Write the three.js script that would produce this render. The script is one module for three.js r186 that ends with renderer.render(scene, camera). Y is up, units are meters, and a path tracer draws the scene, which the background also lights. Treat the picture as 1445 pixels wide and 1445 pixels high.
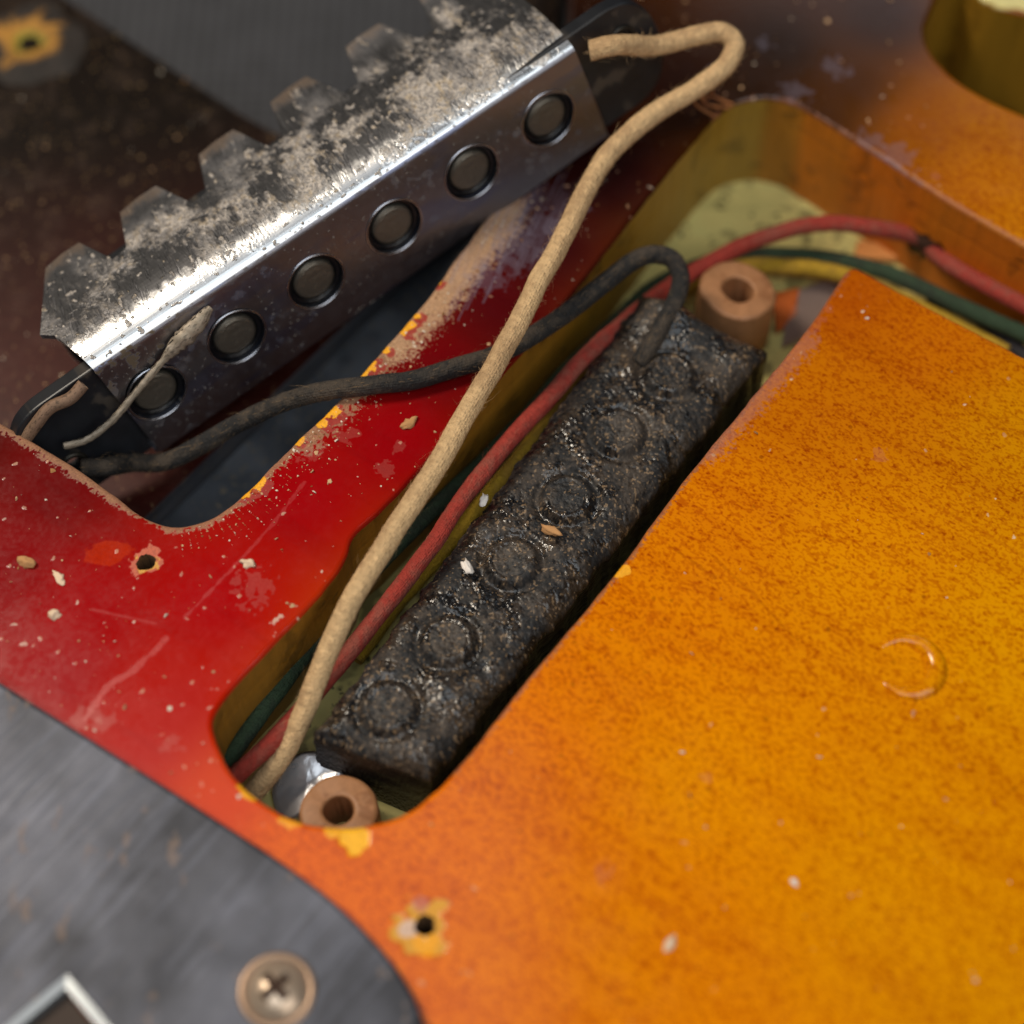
import * as THREE from 'three';
import { mergeGeometries, mergeVertices } from 'three/addons/utils/BufferGeometryUtils.js';
import { RectAreaLightUniformsLib } from 'three/addons/lights/RectAreaLightUniformsLib.js';
import { Brush, Evaluator, SUBTRACTION } from 'three-bvh-csg';

// ------------------------------------------------------------------ camera, lights, exposure
const MM = 0.001;
const FOV = 30, DIST = 209, PITCH = 60 * Math.PI / 180;
const scene = new THREE.Scene();
scene.background = new THREE.Color(0x000000);
const camera = new THREE.PerspectiveCamera(FOV, 1, 0.01, 5);
camera.position.set(0, DIST * Math.sin(PITCH) * MM, DIST * Math.cos(PITCH) * MM);
camera.lookAt(0, 0, 0);
camera.focus = 0.2115;
camera.userData.fStop = 9;
camera.updateMatrixWorld(true);

const renderer = new THREE.WebGLRenderer({ antialias: true });
renderer.setSize(1024, 1024);
renderer.toneMapping = THREE.LinearToneMapping;
renderer.toneMappingExposure = 1.0;
renderer.shadowMap.enabled = true;
RectAreaLightUniformsLib.init();

function panel(name, color, intensity, w, h, at, to = [0, 0, 0]) {
  const l = new THREE.RectAreaLight(color, intensity, w, h);
  l.name = name; l.position.set(...at); l.lookAt(...to); l.castShadow = true; scene.add(l); return l;
}
// a bright warm bench lamp from the left, a ceiling panel overhead, a cool window behind, an added soft fill above the front to open up the cavities, a weak room fill from the right
panel('bench_lamp_light', new THREE.Color(1.0, 0.88, 0.72), 36, 0.14, 0.14, [-0.29, 0.44, -0.14]);
panel('ceiling_panel_light', new THREE.Color(0.93, 0.96, 1.0), 0.8, 0.36, 0.40, [-0.17, 0.80, -0.12], [-0.17, 0, -0.12]);
panel('window_light', new THREE.Color(0.72, 0.85, 1.0), 1.0, 0.26, 0.12, [0.22, 0.42, -0.54]);
panel('room_fill_light', new THREE.Color(1.0, 0.95, 0.88), 1.5, 0.7, 0.6, [0.5, 0.5, 0.6]);
panel('front_fill_light', new THREE.Color(0.86, 0.94, 1.0), 2.4, 0.7, 0.4, [0.06, 0.62, 0.30]);

// ------------------------------------------------------------------ helpers
const V3 = (x, y, z) => new THREE.Vector3(x, y, z);
const SP = Math.sin(PITCH), CP = Math.cos(PITCH), FPX = 722.5 / Math.tan(FOV * Math.PI / 360);
// a point of the bench (millimetres) on the level h, read off the photograph
function P(px, py, h = 0) {
  const a = (px - 722.5) / FPX, b = -(py - 722.5) / FPX;
  const d = V3(a, -SP + CP * b, -CP - SP * b), t = (h - DIST * SP) / d.y;
  return V3(d.x * t, h, DIST * CP + d.z * t);
}
let seedState = 12345;
function rnd() { seedState |= 0; seedState = seedState + 0x6D2B79F5 | 0; let t = Math.imul(seedState ^ seedState >>> 15, 1 | seedState); t = t + Math.imul(t ^ t >>> 7, 61 | t) ^ t; return ((t ^ t >>> 14) >>> 0) / 4294967296; }
const rr = (a, b) => a + (b - a) * rnd();
const HASH = new Float32Array(65536); for (let i = 0; i < 65536; i++) HASH[i] = rnd();
const sm = (t) => t * t * (3 - 2 * t);
const sstep = (a, b, x) => sm(Math.min(1, Math.max(0, (x - a) / (b - a))));
function vn(x, y) {
  const xi = Math.floor(x), yi = Math.floor(y), u = sm(x - xi), v = sm(y - yi);
  const h = (a, b) => HASH[((a & 255) + ((b & 255) << 8)) & 65535];
  const a = h(xi, yi), b = h(xi + 1, yi), c = h(xi, yi + 1), d = h(xi + 1, yi + 1);
  return a + (b - a) * u + (c - a) * v + (a - b - c + d) * u * v;
}
function fbm(x, y, o = 4) { let s = 0, a = 0.5, n = 0; for (let i = 0; i < o; i++) { s += a * vn(x + i * 17.3, y + i * 9.1); n += a; a *= 0.5; x *= 2.03; y *= 2.03; } return s / n; }
function vn3(x, y, z) { const zi = Math.floor(z), w = sm(z - zi); return vn(x + zi * 31.7, y + zi * 57.3) * (1 - w) + vn(x + (zi + 1) * 31.7, y + (zi + 1) * 57.3) * w; }
const lin = (c) => { c /= 255; return c <= 0.04045 ? c / 12.92 : Math.pow((c + 0.055) / 1.055, 2.4); };
const S = (r, g, b, k = 1) => [lin(r) * k, lin(g) * k, lin(b) * k];
const col = (r, g, b, k = 1) => new THREE.Color().setRGB(...S(r, g, b, k));
const enc = (l) => { l = Math.min(1, Math.max(0, l)); return Math.round(255 * (l <= 0.0031308 ? 12.92 * l : 1.055 * Math.pow(l, 1 / 2.4) - 0.055)); };

const taken = {};
function numbered(n) { const k = taken[n] = (taken[n] ?? -1) + 1; return k ? `${n}_${String(k).padStart(3, '0')}` : n; }
function shade(o) { o.castShadow = true; o.receiveShadow = true; return o; }
// geometries are in millimetres of the world; a thing's group stands at its base
function thing(name, label, category, base = V3(0, 0, 0), group) {
  const g = new THREE.Group(); g.name = numbered(name); g.userData = { label, category }; if (group) g.userData.group = group;
  g.position.copy(base).multiplyScalar(MM); g.userData.base = undefined; delete g.userData.base; scene.add(g); g.baseMM = base.clone(); return g;
}
function mesh(name, geo, mat, parent) {
  const g = geo; const b = parent?.baseMM; if (b) g.translate(-b.x, -b.y, -b.z);
  g.scale(MM, MM, MM); const m = shade(new THREE.Mesh(g, mat)); m.name = name; (parent ?? scene).add(m);
  if (b) m.baseMM = b; return m;
}
function solo(name, geo, mat, label, category, group, kind) {
  geo.computeBoundingBox(); const c = geo.boundingBox.getCenter(V3(0, 0, 0)); c.y = geo.boundingBox.min.y;
  geo.translate(-c.x, -c.y, -c.z); geo.scale(MM, MM, MM);
  const m = shade(new THREE.Mesh(geo, mat)); m.name = numbered(name); m.position.copy(c).multiplyScalar(MM);
  m.userData = { label, category }; if (group) m.userData.group = group; if (kind) m.userData.kind = kind; scene.add(m); return m;
}
function std(color, roughness, extra = {}) { return new THREE.MeshStandardMaterial({ color, roughness, side: THREE.DoubleSide, ...extra }); }
function dataTex(w, h, data, srgb, wrap) {
  const t = new THREE.DataTexture(data, w, h, THREE.RGBAFormat, THREE.UnsignedByteType);
  t.magFilter = THREE.LinearFilter; t.minFilter = THREE.LinearMipmapLinearFilter; t.generateMipmaps = true;
  if (srgb) t.colorSpace = THREE.SRGBColorSpace; if (wrap) t.wrapS = t.wrapT = THREE.RepeatWrapping; t.needsUpdate = true; return t;
}
function texFrom(w, h, fn, srgb, wrap) {
  const d = new Uint8Array(w * h * 4);
  for (let j = 0; j < h; j++) for (let i = 0; i < w; i++) { const c = fn((i + 0.5) / w, (j + 0.5) / h), k = (j * w + i) * 4; for (let q = 0; q < 3; q++) d[k + q] = srgb ? enc(c[q]) : Math.round(255 * Math.min(1, Math.max(0, c[q]))); d[k + 3] = 255; }
  return dataTex(w, h, d, srgb, wrap);
}
function geoFrom(pos, idx, uv, color) {
  const g = new THREE.BufferGeometry(); g.setAttribute('position', new THREE.Float32BufferAttribute(pos, 3));
  if (uv) g.setAttribute('uv', new THREE.Float32BufferAttribute(uv, 2)); if (color) g.setAttribute('color', new THREE.Float32BufferAttribute(color, 3));
  g.setIndex(idx); g.computeVertexNormals(); return g;
}
// smooth polyline through photo points, resampled every step mm, as {x,z}
function pathOf(pts, h = 0, closed = false, step = 0.7, jag = 0) {
  const c = new THREE.CatmullRomCurve3(pts.map((p) => P(p[0], p[1], h)), closed, 'centripetal');
  const n = Math.round(c.getLength() / step); c.arcLengthDivisions = n * 3;
  const out = c.getSpacedPoints(n); if (closed) out.pop();
  if (jag) out.forEach((p, i) => { p.x += (fbm(i * 0.31, 3.3, 3) - 0.5) * jag; p.z += (fbm(i * 0.31, 8.8, 3) - 0.5) * jag; });
  return out;
}
function sideNormals(path, closed) {
  const n = path.length;
  return path.map((p, i) => { const a = path[closed ? (i + n - 1) % n : Math.max(0, i - 1)], b = path[closed ? (i + 1) % n : Math.min(n - 1, i + 1)]; const dx = b.x - a.x, dz = b.z - a.z, l = Math.hypot(dx, dz) || 1; return [dz / l, -dx / l]; });
}
// strip swept along a path; prof = [[outward offset, y]...]
function sweep(path, nrm, sign, prof, closed, uvFn, colFn, keep) {
  const pos = [], idx = [], uv = [], cl = [], n = path.length, m = prof.length;
  let s = 0;
  for (let i = 0; i < n + (closed ? 1 : 0); i++) {
    const p = path[i % n], q = nrm[i % n]; if (i) s += Math.hypot(p.x - path[(i - 1) % n].x, p.z - path[(i - 1) % n].z);
    for (let j = 0; j < m; j++) { const x = p.x + q[0] * sign * prof[j][0], z = p.z + q[1] * sign * prof[j][0]; pos.push(x, prof[j][1], z); uv.push(...uvFn(x, prof[j][1], z, s)); if (colFn) cl.push(...colFn(x, prof[j][1], z, s)); }
  }
  const N = n + (closed ? 1 : 0);
  for (let i = 0; i < N - 1; i++) for (let j = 0; j < m - 1; j++) { const a = i * m + j, b = a + 1, c = a + m, d = c + 1; if (keep && !keep(pos[a * 3], pos[a * 3 + 1], pos[a * 3 + 2])) continue; if (sign > 0) idx.push(a, b, c, b, d, c); else idx.push(a, c, b, b, c, d); }
  return geoFrom(pos, idx, uv, colFn ? cl : null);
}
function flat(poly, y, holes, uvFn) { // horizontal sheet from {x,z} points
  const sh = new THREE.Shape(poly.map((p) => new THREE.Vector2(p.x, -p.z)));
  for (const h of holes ?? []) sh.holes.push(new THREE.Path(h.map((p) => new THREE.Vector2(p.x, -p.z))));
  const g = new THREE.ShapeGeometry(sh); g.rotateX(-Math.PI / 2); g.translate(0, y, 0);
  const a = g.attributes.position, uv = g.attributes.uv; for (let i = 0; i < a.count; i++) uv.setXY(i, ...uvFn(a.getX(i), y, a.getZ(i)));
  return g;
}
const circle = (c, r, n = 28, jag = 0) => Array.from({ length: n }, (_, i) => { const a = i / n * Math.PI * 2, k = r * (1 + jag * (fbm(i * 0.7 + c.x, c.z, 2) - 0.5)); return V3(c.x + Math.cos(a) * k, 0, c.z + Math.sin(a) * k); });

// ------------------------------------------------------------------ finish of the guitar top: sunburst dye, pores, wear, dust
const TX0 = -72, TZ0 = -82, TS = 144, TN = 2048;
const topUV = (x, y, z) => [(x - TX0) / TS, (z - TZ0) / TS];
const burstPts = [ // photo point -> dye colour
  [-60, 620, 92, 20, 18], [90, 680, 120, 14, 16], [0, 800, 150, 6, 14], [120, 860, 182, 6, 14], [300, 850, 190, 5, 12], [80, 940, 178, 6, 16], [-100, 950, 165, 6, 16],
  [420, 700, 178, 4, 14], [560, 620, 170, 4, 15], [620, 520, 122, 6, 14], [700, 430, 92, 12, 18], [760, 340, 60, 14, 20], [860, 250, 44, 14, 15], [960, 120, 40, 20, 14], [830, 60, 34, 18, 14], [1100, 70, 44, 26, 12],
  [1060, 130, 44, 25, 12], [1200, 120, 78, 42, 10], [1300, 180, 148, 78, 12], [1400, 250, 190, 106, 10], [1240, 30, 60, 33, 12], [1445, 330, 205, 124, 8], [1150, 175, 70, 38, 12], [1400, 180, 170, 97, 10],
  [250, 980, 200, 22, 10], [200, 1040, 205, 28, 10], [320, 1130, 215, 62, 8], [420, 1200, 228, 97, 5], [520, 1270, 226, 101, 4], [600, 1180, 228, 110, 4], [600, 1400, 226, 106, 4],
  [720, 1050, 228, 118, 3], [900, 900, 226, 127, 3], [1000, 750, 220, 122, 4], [1150, 560, 196, 106, 5], [1200, 420, 178, 82, 5], [1320, 480, 196, 101, 5], [1445, 600, 206, 131, 3], [1200, 800, 226, 137, 3],
  [1000, 1100, 228, 139, 2], [1250, 1250, 222, 139, 2], [900, 1350, 226, 129, 2], [1445, 900, 222, 143, 2], [1445, 1445, 216, 137, 2], [700, 1350, 228, 118, 3],
].map(([x, y, r, g, b]) => { const p = P(x, y, 0); return [p.x, p.z, ...S(r, g, b, g < 60 ? 0.72 : 0.92)]; });
const GN = 97, grid = new Float32Array(GN * GN * 3);
for (let j = 0; j < GN; j++) for (let i = 0; i < GN; i++) {
  const x = TX0 + i / (GN - 1) * TS, z = TZ0 + j / (GN - 1) * TS; let w = 0, r = 0, g = 0, b = 0;
  for (const q of burstPts) { const d2 = (q[0] - x) ** 2 + (q[1] - z) ** 2 + (q[3] > 0.08 ? 30 : 9), k = (q[3] > 0.08 ? 3 : 1) / (d2 * Math.sqrt(d2)); w += k; r += k * Math.sqrt(q[2]); g += k * Math.sqrt(q[3]); b += k * Math.sqrt(q[4]); }
  grid.set([(r / w) ** 2, (g / w) ** 2, (b / w) ** 2], (j * GN + i) * 3);
}
function burst(x, z, o = [0, 0, 0]) {
  let u = Math.min(GN - 1.001, Math.max(0, (x - TX0) / TS * (GN - 1))), v = Math.min(GN - 1.001, Math.max(0, (z - TZ0) / TS * (GN - 1))); const i = u | 0, j = v | 0; u -= i; v -= j; const k = (j * GN + i) * 3;
  for (let c = 0; c < 3; c++) o[c] = (grid[k + c] * (1 - u) + grid[k + 3 + c] * u) * (1 - v) + (grid[k + GN * 3 + c] * (1 - u) + grid[k + GN * 3 + 3 + c] * u) * v;
  return o;
}
const TC = new Float32Array(TN * TN * 3), TR = new Float32Array(TN * TN), TH = new Float32Array(TN * TN);
{
  const o = [0, 0, 0];
  for (let j = 0; j < TN; j++) for (let i = 0; i < TN; i++) {
    const x = TX0 + (i + 0.5) / TN * TS, z = TZ0 + (j + 0.5) / TN * TS, k = j * TN + i; burst(x, z, o);
    const a = x * 0.83 + z * 0.56, b = -x * 0.56 + z * 0.83;           // along and across the wood grain
    const amber = sstep(0.03, 0.12, o[1]);
    const pore = sstep(0.47, 0.70, fbm(a * 2.7 + fbm(x, z, 2) * 1.5, b * 4.2, 3)), pore2 = sstep(0.62, 0.9, vn(a * 3.3 + 40, b * 5.2 + 11));
    const band = fbm(a * 0.05, b * 0.55, 4), cloud = fbm(x * 0.09 + 5, z * 0.09, 3);
    const dark = amber * (0.34 * pore + 0.30 * pore2 - 0.13) + (0.09 + amber * 0.02) * sstep(0.5, 0.75, band) + 0.03 * (cloud - 0.5);
    const e = 1 - Math.min(0.8, dark);
    TC[k * 3] = o[0] * Math.pow(e, 0.7); TC[k * 3 + 1] = o[1] * Math.pow(e, 1.35); TC[k * 3 + 2] = o[2] * e;
    TR[k] = 0.08 + 0.09 * fbm(x * 0.4, z * 0.4, 4) + 0.05 * vn(x * 3, z * 3); TH[k] = 0.5;
  }
}
function splotch(px, py, rpx, c, alpha, { rough, high, edge = 0.6, freq = 0.9, ax = 1, rot = 0 } = {}) {
  const p = P(px, py, 0), r = rpx / 12.7, R = r * 1.8 * Math.max(1, ax), i0 = Math.max(0, Math.floor((p.x - R - TX0) / TS * TN)), i1 = Math.min(TN - 1, Math.ceil((p.x + R - TX0) / TS * TN)), j0 = Math.max(0, Math.floor((p.z - R - TZ0) / TS * TN)), j1 = Math.min(TN - 1, Math.ceil((p.z + R - TZ0) / TS * TN));
  for (let j = j0; j <= j1; j++) for (let i = i0; i <= i1; i++) {
    const x = TX0 + (i + 0.5) / TN * TS, z = TZ0 + (j + 0.5) / TN * TS; let dx = x - p.x, dz = z - p.z; const cs = Math.cos(rot), sn = Math.sin(rot); [dx, dz] = [(dx * cs + dz * sn) / ax, -dx * sn + dz * cs];
    const d = Math.hypot(dx, dz) / r + (fbm(x * freq + px, z * freq + py, 4) - 0.5) * 2 * edge, m = alpha * sstep(1.0, 0.82, d); if (m <= 0) continue; const k = j * TN + i;
    for (let q = 0; q < 3; q++) TC[k * 3 + q] += (c[q] * (0.8 + 0.4 * vn(x * 7, z * 7)) - TC[k * 3 + q]) * m;
    if (rough !== undefined) TR[k] += (rough - TR[k]) * m; if (high !== undefined) TH[k] += high * m;
  }
}
function streak(pts, wpx, c, alpha, { rough, grain = 0, thr = 0.5, soft = 0.5, one = 0, gf = 3 } = {}) { // along a photo polyline
  const q = pts.map((p) => P(p[0], p[1], 0)), w = wpx / 12.7; let x0 = 1e9, x1 = -1e9, z0 = 1e9, z1 = -1e9; for (const p of q) { x0 = Math.min(x0, p.x - w); x1 = Math.max(x1, p.x + w); z0 = Math.min(z0, p.z - w); z1 = Math.max(z1, p.z + w); }
  const I = (x) => Math.min(TN - 1, Math.max(0, Math.round((x - TX0) / TS * TN))), J = (z) => Math.min(TN - 1, Math.max(0, Math.round((z - TZ0) / TS * TN)));
  for (let j = J(z0); j <= J(z1); j++) for (let i = I(x0); i <= I(x1); i++) {
    const x = TX0 + (i + 0.5) / TN * TS, z = TZ0 + (j + 0.5) / TN * TS; let d = 1e9;
    for (let s = 0; s < q.length - 1; s++) { const ax = q[s].x, az = q[s].z, bx = q[s + 1].x - ax, bz = q[s + 1].z - az, t = Math.min(1, Math.max(0, ((x - ax) * bx + (z - az) * bz) / (bx * bx + bz * bz))); d = Math.min(d, Math.hypot(x - ax - bx * t, z - az - bz * t)); }
    if (d > w) continue; let m = alpha * sstep(w, w * (1 - soft), d); if (grain) m *= sstep(thr - 0.12, thr + 0.12, fbm(x * gf, z * gf, 4) + (1 - d / w) * grain - grain * 0.5); if (m <= 0) continue;
    const k = j * TN + i; for (let e = 0; e < 3; e++) TC[k * 3 + e] += (c[e] * (0.7 + 0.6 * vn(x * 9, z * 9)) - TC[k * 3 + e]) * m; if (rough !== undefined) TR[k] += (rough - TR[k]) * m;
  }
}
const DUST = S(150, 108, 78), DUST2 = S(178, 140, 105), CHIP = S(238, 165, 20), CHIPRED = S(150, 22, 8), SCUFF_SHEEN = S(118, 112, 128), HAZE = S(175, 105, 95), WOOD = S(214, 160, 60);
// dust lying along the rims of the two routs, grainy and with ragged outline
streak([[0, 595], [95, 652], [160, 697], [240, 741], [290, 733], [330, 708], [430, 610]], 24, DUST, 0.85, { rough: 0.95, grain: 1.1, thr: 0.48 });
streak([[430, 610], [520, 515], [600, 425], [650, 355], [715, 275]], 72, DUST, 0.9, { rough: 0.95, grain: 1.3, thr: 0.62 });
streak([[560, 490], [640, 400], [720, 300]], 60, DUST2, 0.8, { rough: 0.95, grain: 1.0, thr: 0.60, gf: 5 });
streak([[1010, 165], [1060, 140], [1110, 142], [1160, 170], [1250, 225], [1340, 285], [1445, 345]], 14, S(150, 90, 60), 0.5, { rough: 0.8, grain: 0.8, thr: 0.55 });
streak([[1190, 385], [1080, 535], [960, 680], [870, 805], [740, 960], [640, 1085]], 20, S(128, 78, 52), 0.7, { rough: 0.9, grain: 1.2, thr: 0.66, gf: 4.5 });
streak([[1140, 480], [1000, 640]], 46, S(160, 98, 78), 0.5, { rough: 0.8, grain: 1.1, thr: 0.70, gf: 3.4 });
// scuffed lacquer on the dark bridge between the routs, bluish window sheen painted in
for (let n = 0; n < 110; n++) { const cx = rr(640, 800), cy = 640 - cx * 0.39 + rr(-60, 40) - (cx - 640) * 0.25, l = rr(14, 55); streak([[cx - l * 0.35, cy + l * 0.75], [cx + l * 0.35, cy - l * 0.75]], rr(1.0, 2.6), SCUFF_SHEEN, rr(0.06, 0.3), { rough: 0.35 }); }
for (const [x, y, r] of [[730, 350, 34], [690, 390, 26], [770, 320, 22], [820, 290, 18], [1010, 100, 14], [1120, 130, 22], [1080, 60, 12], [1180, 95, 20], [1270, 220, 22], [1230, 200, 18]]) splotch(x, y, r, SCUFF_SHEEN, 0.22, { rough: 0.45, edge: 1.5, freq: 1.4 });
// chips along the rim of the first rout, down to the yellow base coat
for (const [x, y, r, ax] of [[520, 518, 12, 1.5], [470, 582, 10, 1.4], [456, 596, 9, 1.2], [575, 462, 10, 1.4], [620, 398, 6, 1.2], [365, 684, 9, 1.8], [348, 694, 8, 1.5], [545, 494, 6, 1], [590, 446, 6, 1], [425, 622, 6, 1.4]]) { splotch(x + 3, y + 4, r * 1.45, CHIPRED, 0.9, { rough: 0.5, edge: 0.8, ax, rot: -0.85, freq: 1.6 }); splotch(x, y, r, CHIP, 1, { rough: 0.5, edge: 0.7, ax, rot: -0.85, freq: 1.6, high: -0.25 }); }
splotch(500, 1183, 24, S(245, 175, 10), 1, { rough: 0.45, edge: 0.5, freq: 0.9, high: -0.3 }); splotch(468, 1172, 13, S(240, 165, 12), 1, { rough: 0.45, edge: 0.6 }); splotch(350, 1112, 12, S(235, 160, 14), 1, { rough: 0.45, edge: 0.7, ax: 1.6, rot: 0.6 }); splotch(412, 1160, 9, S(235, 150, 14), 1, { rough: 0.45, edge: 0.7, ax: 1.5 });
splotch(876, 803, 10, S(240, 165, 15), 1, { rough: 0.5, edge: 0.6, ax: 1.6 });
// finish broken round the screw holes
splotch(205, 790, 23, S(190, 90, 60), 0.9, { rough: 0.6, edge: 0.7, freq: 1.3 }); splotch(207, 797, 15, S(215, 160, 70), 0.9, { rough: 0.7, edge: 0.7, freq: 1.6, high: -0.2 }); splotch(160, 780, 20, S(205, 60, 10), 0.35, { ax: 1.7, edge: 0.6, freq: 0.5 });
splotch(600, 1308, 37, S(212, 150, 40), 0.95, { rough: 0.6, edge: 0.7, freq: 0.7, high: -0.3 }); splotch(578, 1312, 13, S(205, 178, 165), 0.8, { rough: 0.6, edge: 0.5 }); splotch(600, 1330, 16, S(240, 160, 10), 0.9, { edge: 0.6 }); splotch(592, 1272, 12, HAZE, 0.6, { edge: 0.8 });
// scratches and rubbed patches
streak([[262, 870], [330, 800], [385, 740], [430, 680]], 5, S(180, 60, 60), 0.28, { rough: 0.5, grain: 0.8, thr: 0.5, gf: 1.2 });
streak([[120, 1015], [150, 970], [190, 945], [235, 900]], 8, S(190, 60, 55), 0.32, { rough: 0.5, grain: 0.8, thr: 0.45, gf: 1 });
streak([[130, 860], [220, 880]], 3, S(180, 50, 48), 0.2, { rough: 0.5 });
for (const [x, y, r] of [[120, 1015, 16], [150, 1020, 14], [240, 1050, 14], [360, 830, 24], [440, 640, 16], [545, 665, 12], [565, 630, 10], [490, 610, 14], [1245, 230, 16], [1240, 640, 11], [1150, 455, 12], [1160, 430, 13], [855, 1235, 12], [575, 1100, 10], [1320, 250, 8], [995, 1100, 7]]) splotch(x, y, r, HAZE, 0.17, { rough: 0.5, edge: 1.5, freq: 1.5 });
streak([[1000, 780], [1060, 835], [1120, 900]], 4, S(150, 60, 4), 0.35, { grain: 0.8, thr: 0.5 }); streak([[1300, 700], [1445, 785]], 5, S(170, 80, 4), 0.35, { grain: 0.6 }); streak([[945, 770], [1010, 815]], 5, S(150, 60, 4), 0.4, { grain: 0.6 });
streak([[1180, 200], [1240, 218], [1300, 260]], 8, SCUFF_SHEEN, 0.3, { rough: 0.6, grain: 0.9 });
for (let n = 0; n < 750; n++) { // lint and dust specks
  const x = rr(-60, 1500), y = rr(-20, 1470), q = P(x, y, 0), b = burst(q.x, q.z), onAmber = b[1] > 0.1; if (onAmber && rnd() < 0.86) continue;
  splotch(x, y, rr(0.8, 2.4) * (rnd() < 0.05 ? 2 : 1), rnd() < 0.75 ? S(196, 150, 118) : S(222, 204, 180), rr(0.25, 0.8), { rough: 0.9, edge: 0.9, freq: 4, high: 0.15, ax: rr(1, 2), rot: rr(0, 3) });
}
for (let n = 0; n < 160; n++) splotch(rr(700, 1500), rr(380, 1470), rr(1.5, 3.5), S(120, 44, 4), rr(0.25, 0.6), { edge: 0.6, freq: 3 });
splotch(1420, -6, 30, S(214, 200, 130), 1, { ax: 2.2, rot: 0.3, edge: 0.2 }); splotch(1470, 8, 24, S(214, 200, 130), 1, { ax: 2.2, rot: 0.3, edge: 0.2 });
const topMaps = (() => {
  const c = new Uint8Array(TN * TN * 4), r = new Uint8Array(TN * TN * 4), h = new Uint8Array(TN * TN * 4);
  for (let k = 0; k < TN * TN; k++) { for (let q = 0; q < 3; q++) { c[k * 4 + q] = enc(TC[k * 3 + q]); h[k * 4 + q] = Math.round(255 * Math.min(1, Math.max(0, TH[k]))); } r[k * 4] = 255; r[k * 4 + 1] = Math.round(255 * Math.min(1, TR[k])); c[k * 4 + 3] = r[k * 4 + 3] = h[k * 4 + 3] = 255; }
  const o = { map: dataTex(TN, TN, c, true), roughnessMap: dataTex(TN, TN, r), bumpMap: dataTex(TN, TN, h) }; for (const t of Object.values(o)) t.wrapS = t.wrapT = THREE.MirroredRepeatWrapping; return o;
})();
const finishMat = std(0xffffff, 1, { ...topMaps, bumpScale: 0.00025 });
const noiseCol = (w, h, sx, sy, lo, hi) => texFrom(w, h, (u, v) => { const n = lo + (hi - lo) * fbm(u * sx, v * sy, 5); return [n, n, n]; }, false, true);
const streakTex = texFrom(512, 256, (u, v) => { const n = 0.72 + 0.28 * fbm(u * 90, v * 3, 3) - 0.25 * sstep(0.62, 0.75, fbm(u * 24 + 9, v * 12, 4)) + 0.1 * (vn(u * 200, v * 100) - 0.5); return [n, n, n]; }, true, true);
const speckTex = texFrom(512, 512, (u, v) => { const s = sstep(0.70, 0.80, fbm(u * 60, v * 60, 3)), b = fbm(u * 14 + 7, v * 14, 4); const n = (0.68 + 0.5 * b) * (1 - 0.75 * s) * (1 - 0.5 * sstep(0.6, 0.75, fbm(u * 26, v * 26 + 9, 3))); return [n, n * (0.98 - 0.06 * b), n * 0.92]; }, true, true);

// ------------------------------------------------------------------ the bench mat behind
{
  const t = texFrom(512, 512, (u, v) => { const w = 0.5 + 0.25 * Math.sin(u * 512 * Math.PI * 2 / 16) + 0.25 * Math.sin(v * 512 * Math.PI * 2 / 16); const n = 0.016 + 0.045 * w + 0.018 * fbm(u * 16, v * 16, 4); return [n * 0.96, n * 0.96, n * 1.05]; }, true, true); t.repeat.set(14, 14);
  const g = new THREE.PlaneGeometry(900, 900); g.rotateX(-Math.PI / 2); g.translate(0, -46, -120);
  const m = mesh('bench_mat', g, std(0xffffff, 0.95, { map: t })); m.userData = { kind: 'structure', label: 'dark grey woven bench mat under the guitar' , category: 'bench mat' };
}

// ------------------------------------------------------------------ guitar body
const RIM = 0.55;
const body = thing('guitar_body', 'sunburst guitar body in black, red and amber with routed cavities', 'guitar body', V3(0, -44, 0));
const cavityPx = [[1010, 165], [1032, 148], [1062, 139], [1095, 138], [1125, 147], [1160, 168], [1250, 225], [1340, 285], [1445, 347], [1600, 440], [1760, 536], [1790, 620], [1700, 655], [1600, 588], [1445, 503], [1330, 443], [1225, 386], [1208, 377], [1197, 380], [1180, 402], [1150, 449], [1080, 537], [960, 683], [870, 806], [740, 963], [650, 1078], [616, 1114], [580, 1142], [535, 1160], [480, 1167], [425, 1160], [385, 1141], [340, 1106], [312, 1064], [300, 1018], [318, 984], [370, 926], [430, 862], [470, 815], [488, 785], [498, 757], [535, 722], [580, 675], [640, 608], [700, 538], [800, 423], [900, 297], [960, 222]];
const routPath = pathOf([[-330, 396], [-150, 505], [0, 595], [95, 652], [160, 697], [202, 727], [240, 741], [285, 735], [330, 708], [380, 660], [430, 610], [470, 573], [520, 515], [560, 470], [600, 425], [650, 355], [700, 290], [740, 235], [775, 185], [800, 120], [808, 40], [808, -240]], 0, false, 0.6, 0.25);
const cavPath = pathOf(cavityPx, 0, true, 0.6, 0.22);
const farPath = pathOf([[1335, -20], [1310, 25], [1305, 45], [1316, 75], [1345, 108], [1400, 142], [1445, 162], [1600, 240], [1750, 200], [1760, 100], [1600, 70], [1470, 26], [1395, 4], [1360, -30]], 0, true, 0.6, 0.12);
const rN = sideNormals(routPath, false), cN = sideNormals(cavPath, true), fN = sideNormals(farPath, true);
const area = (p) => p.reduce((s, a, i) => { const b = p[(i + 1) % p.length]; return s + a.x * b.z - b.x * a.z; }, 0);
const cS = area(cavPath) > 0 ? 1 : -1, fS = area(farPath) > 0 ? 1 : -1, rS = -1;  // outward = into the wood
const off = (p, n, s, d) => p.map((q, i) => V3(q.x + n[i][0] * s * d, 0, q.z + n[i][1] * s * d));
const holeA = P(206, 793, 0), holeB = P(600, 1306, 0);
const screwHoles = [[holeA, 1.0], [holeB, 1.1]];
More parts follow.
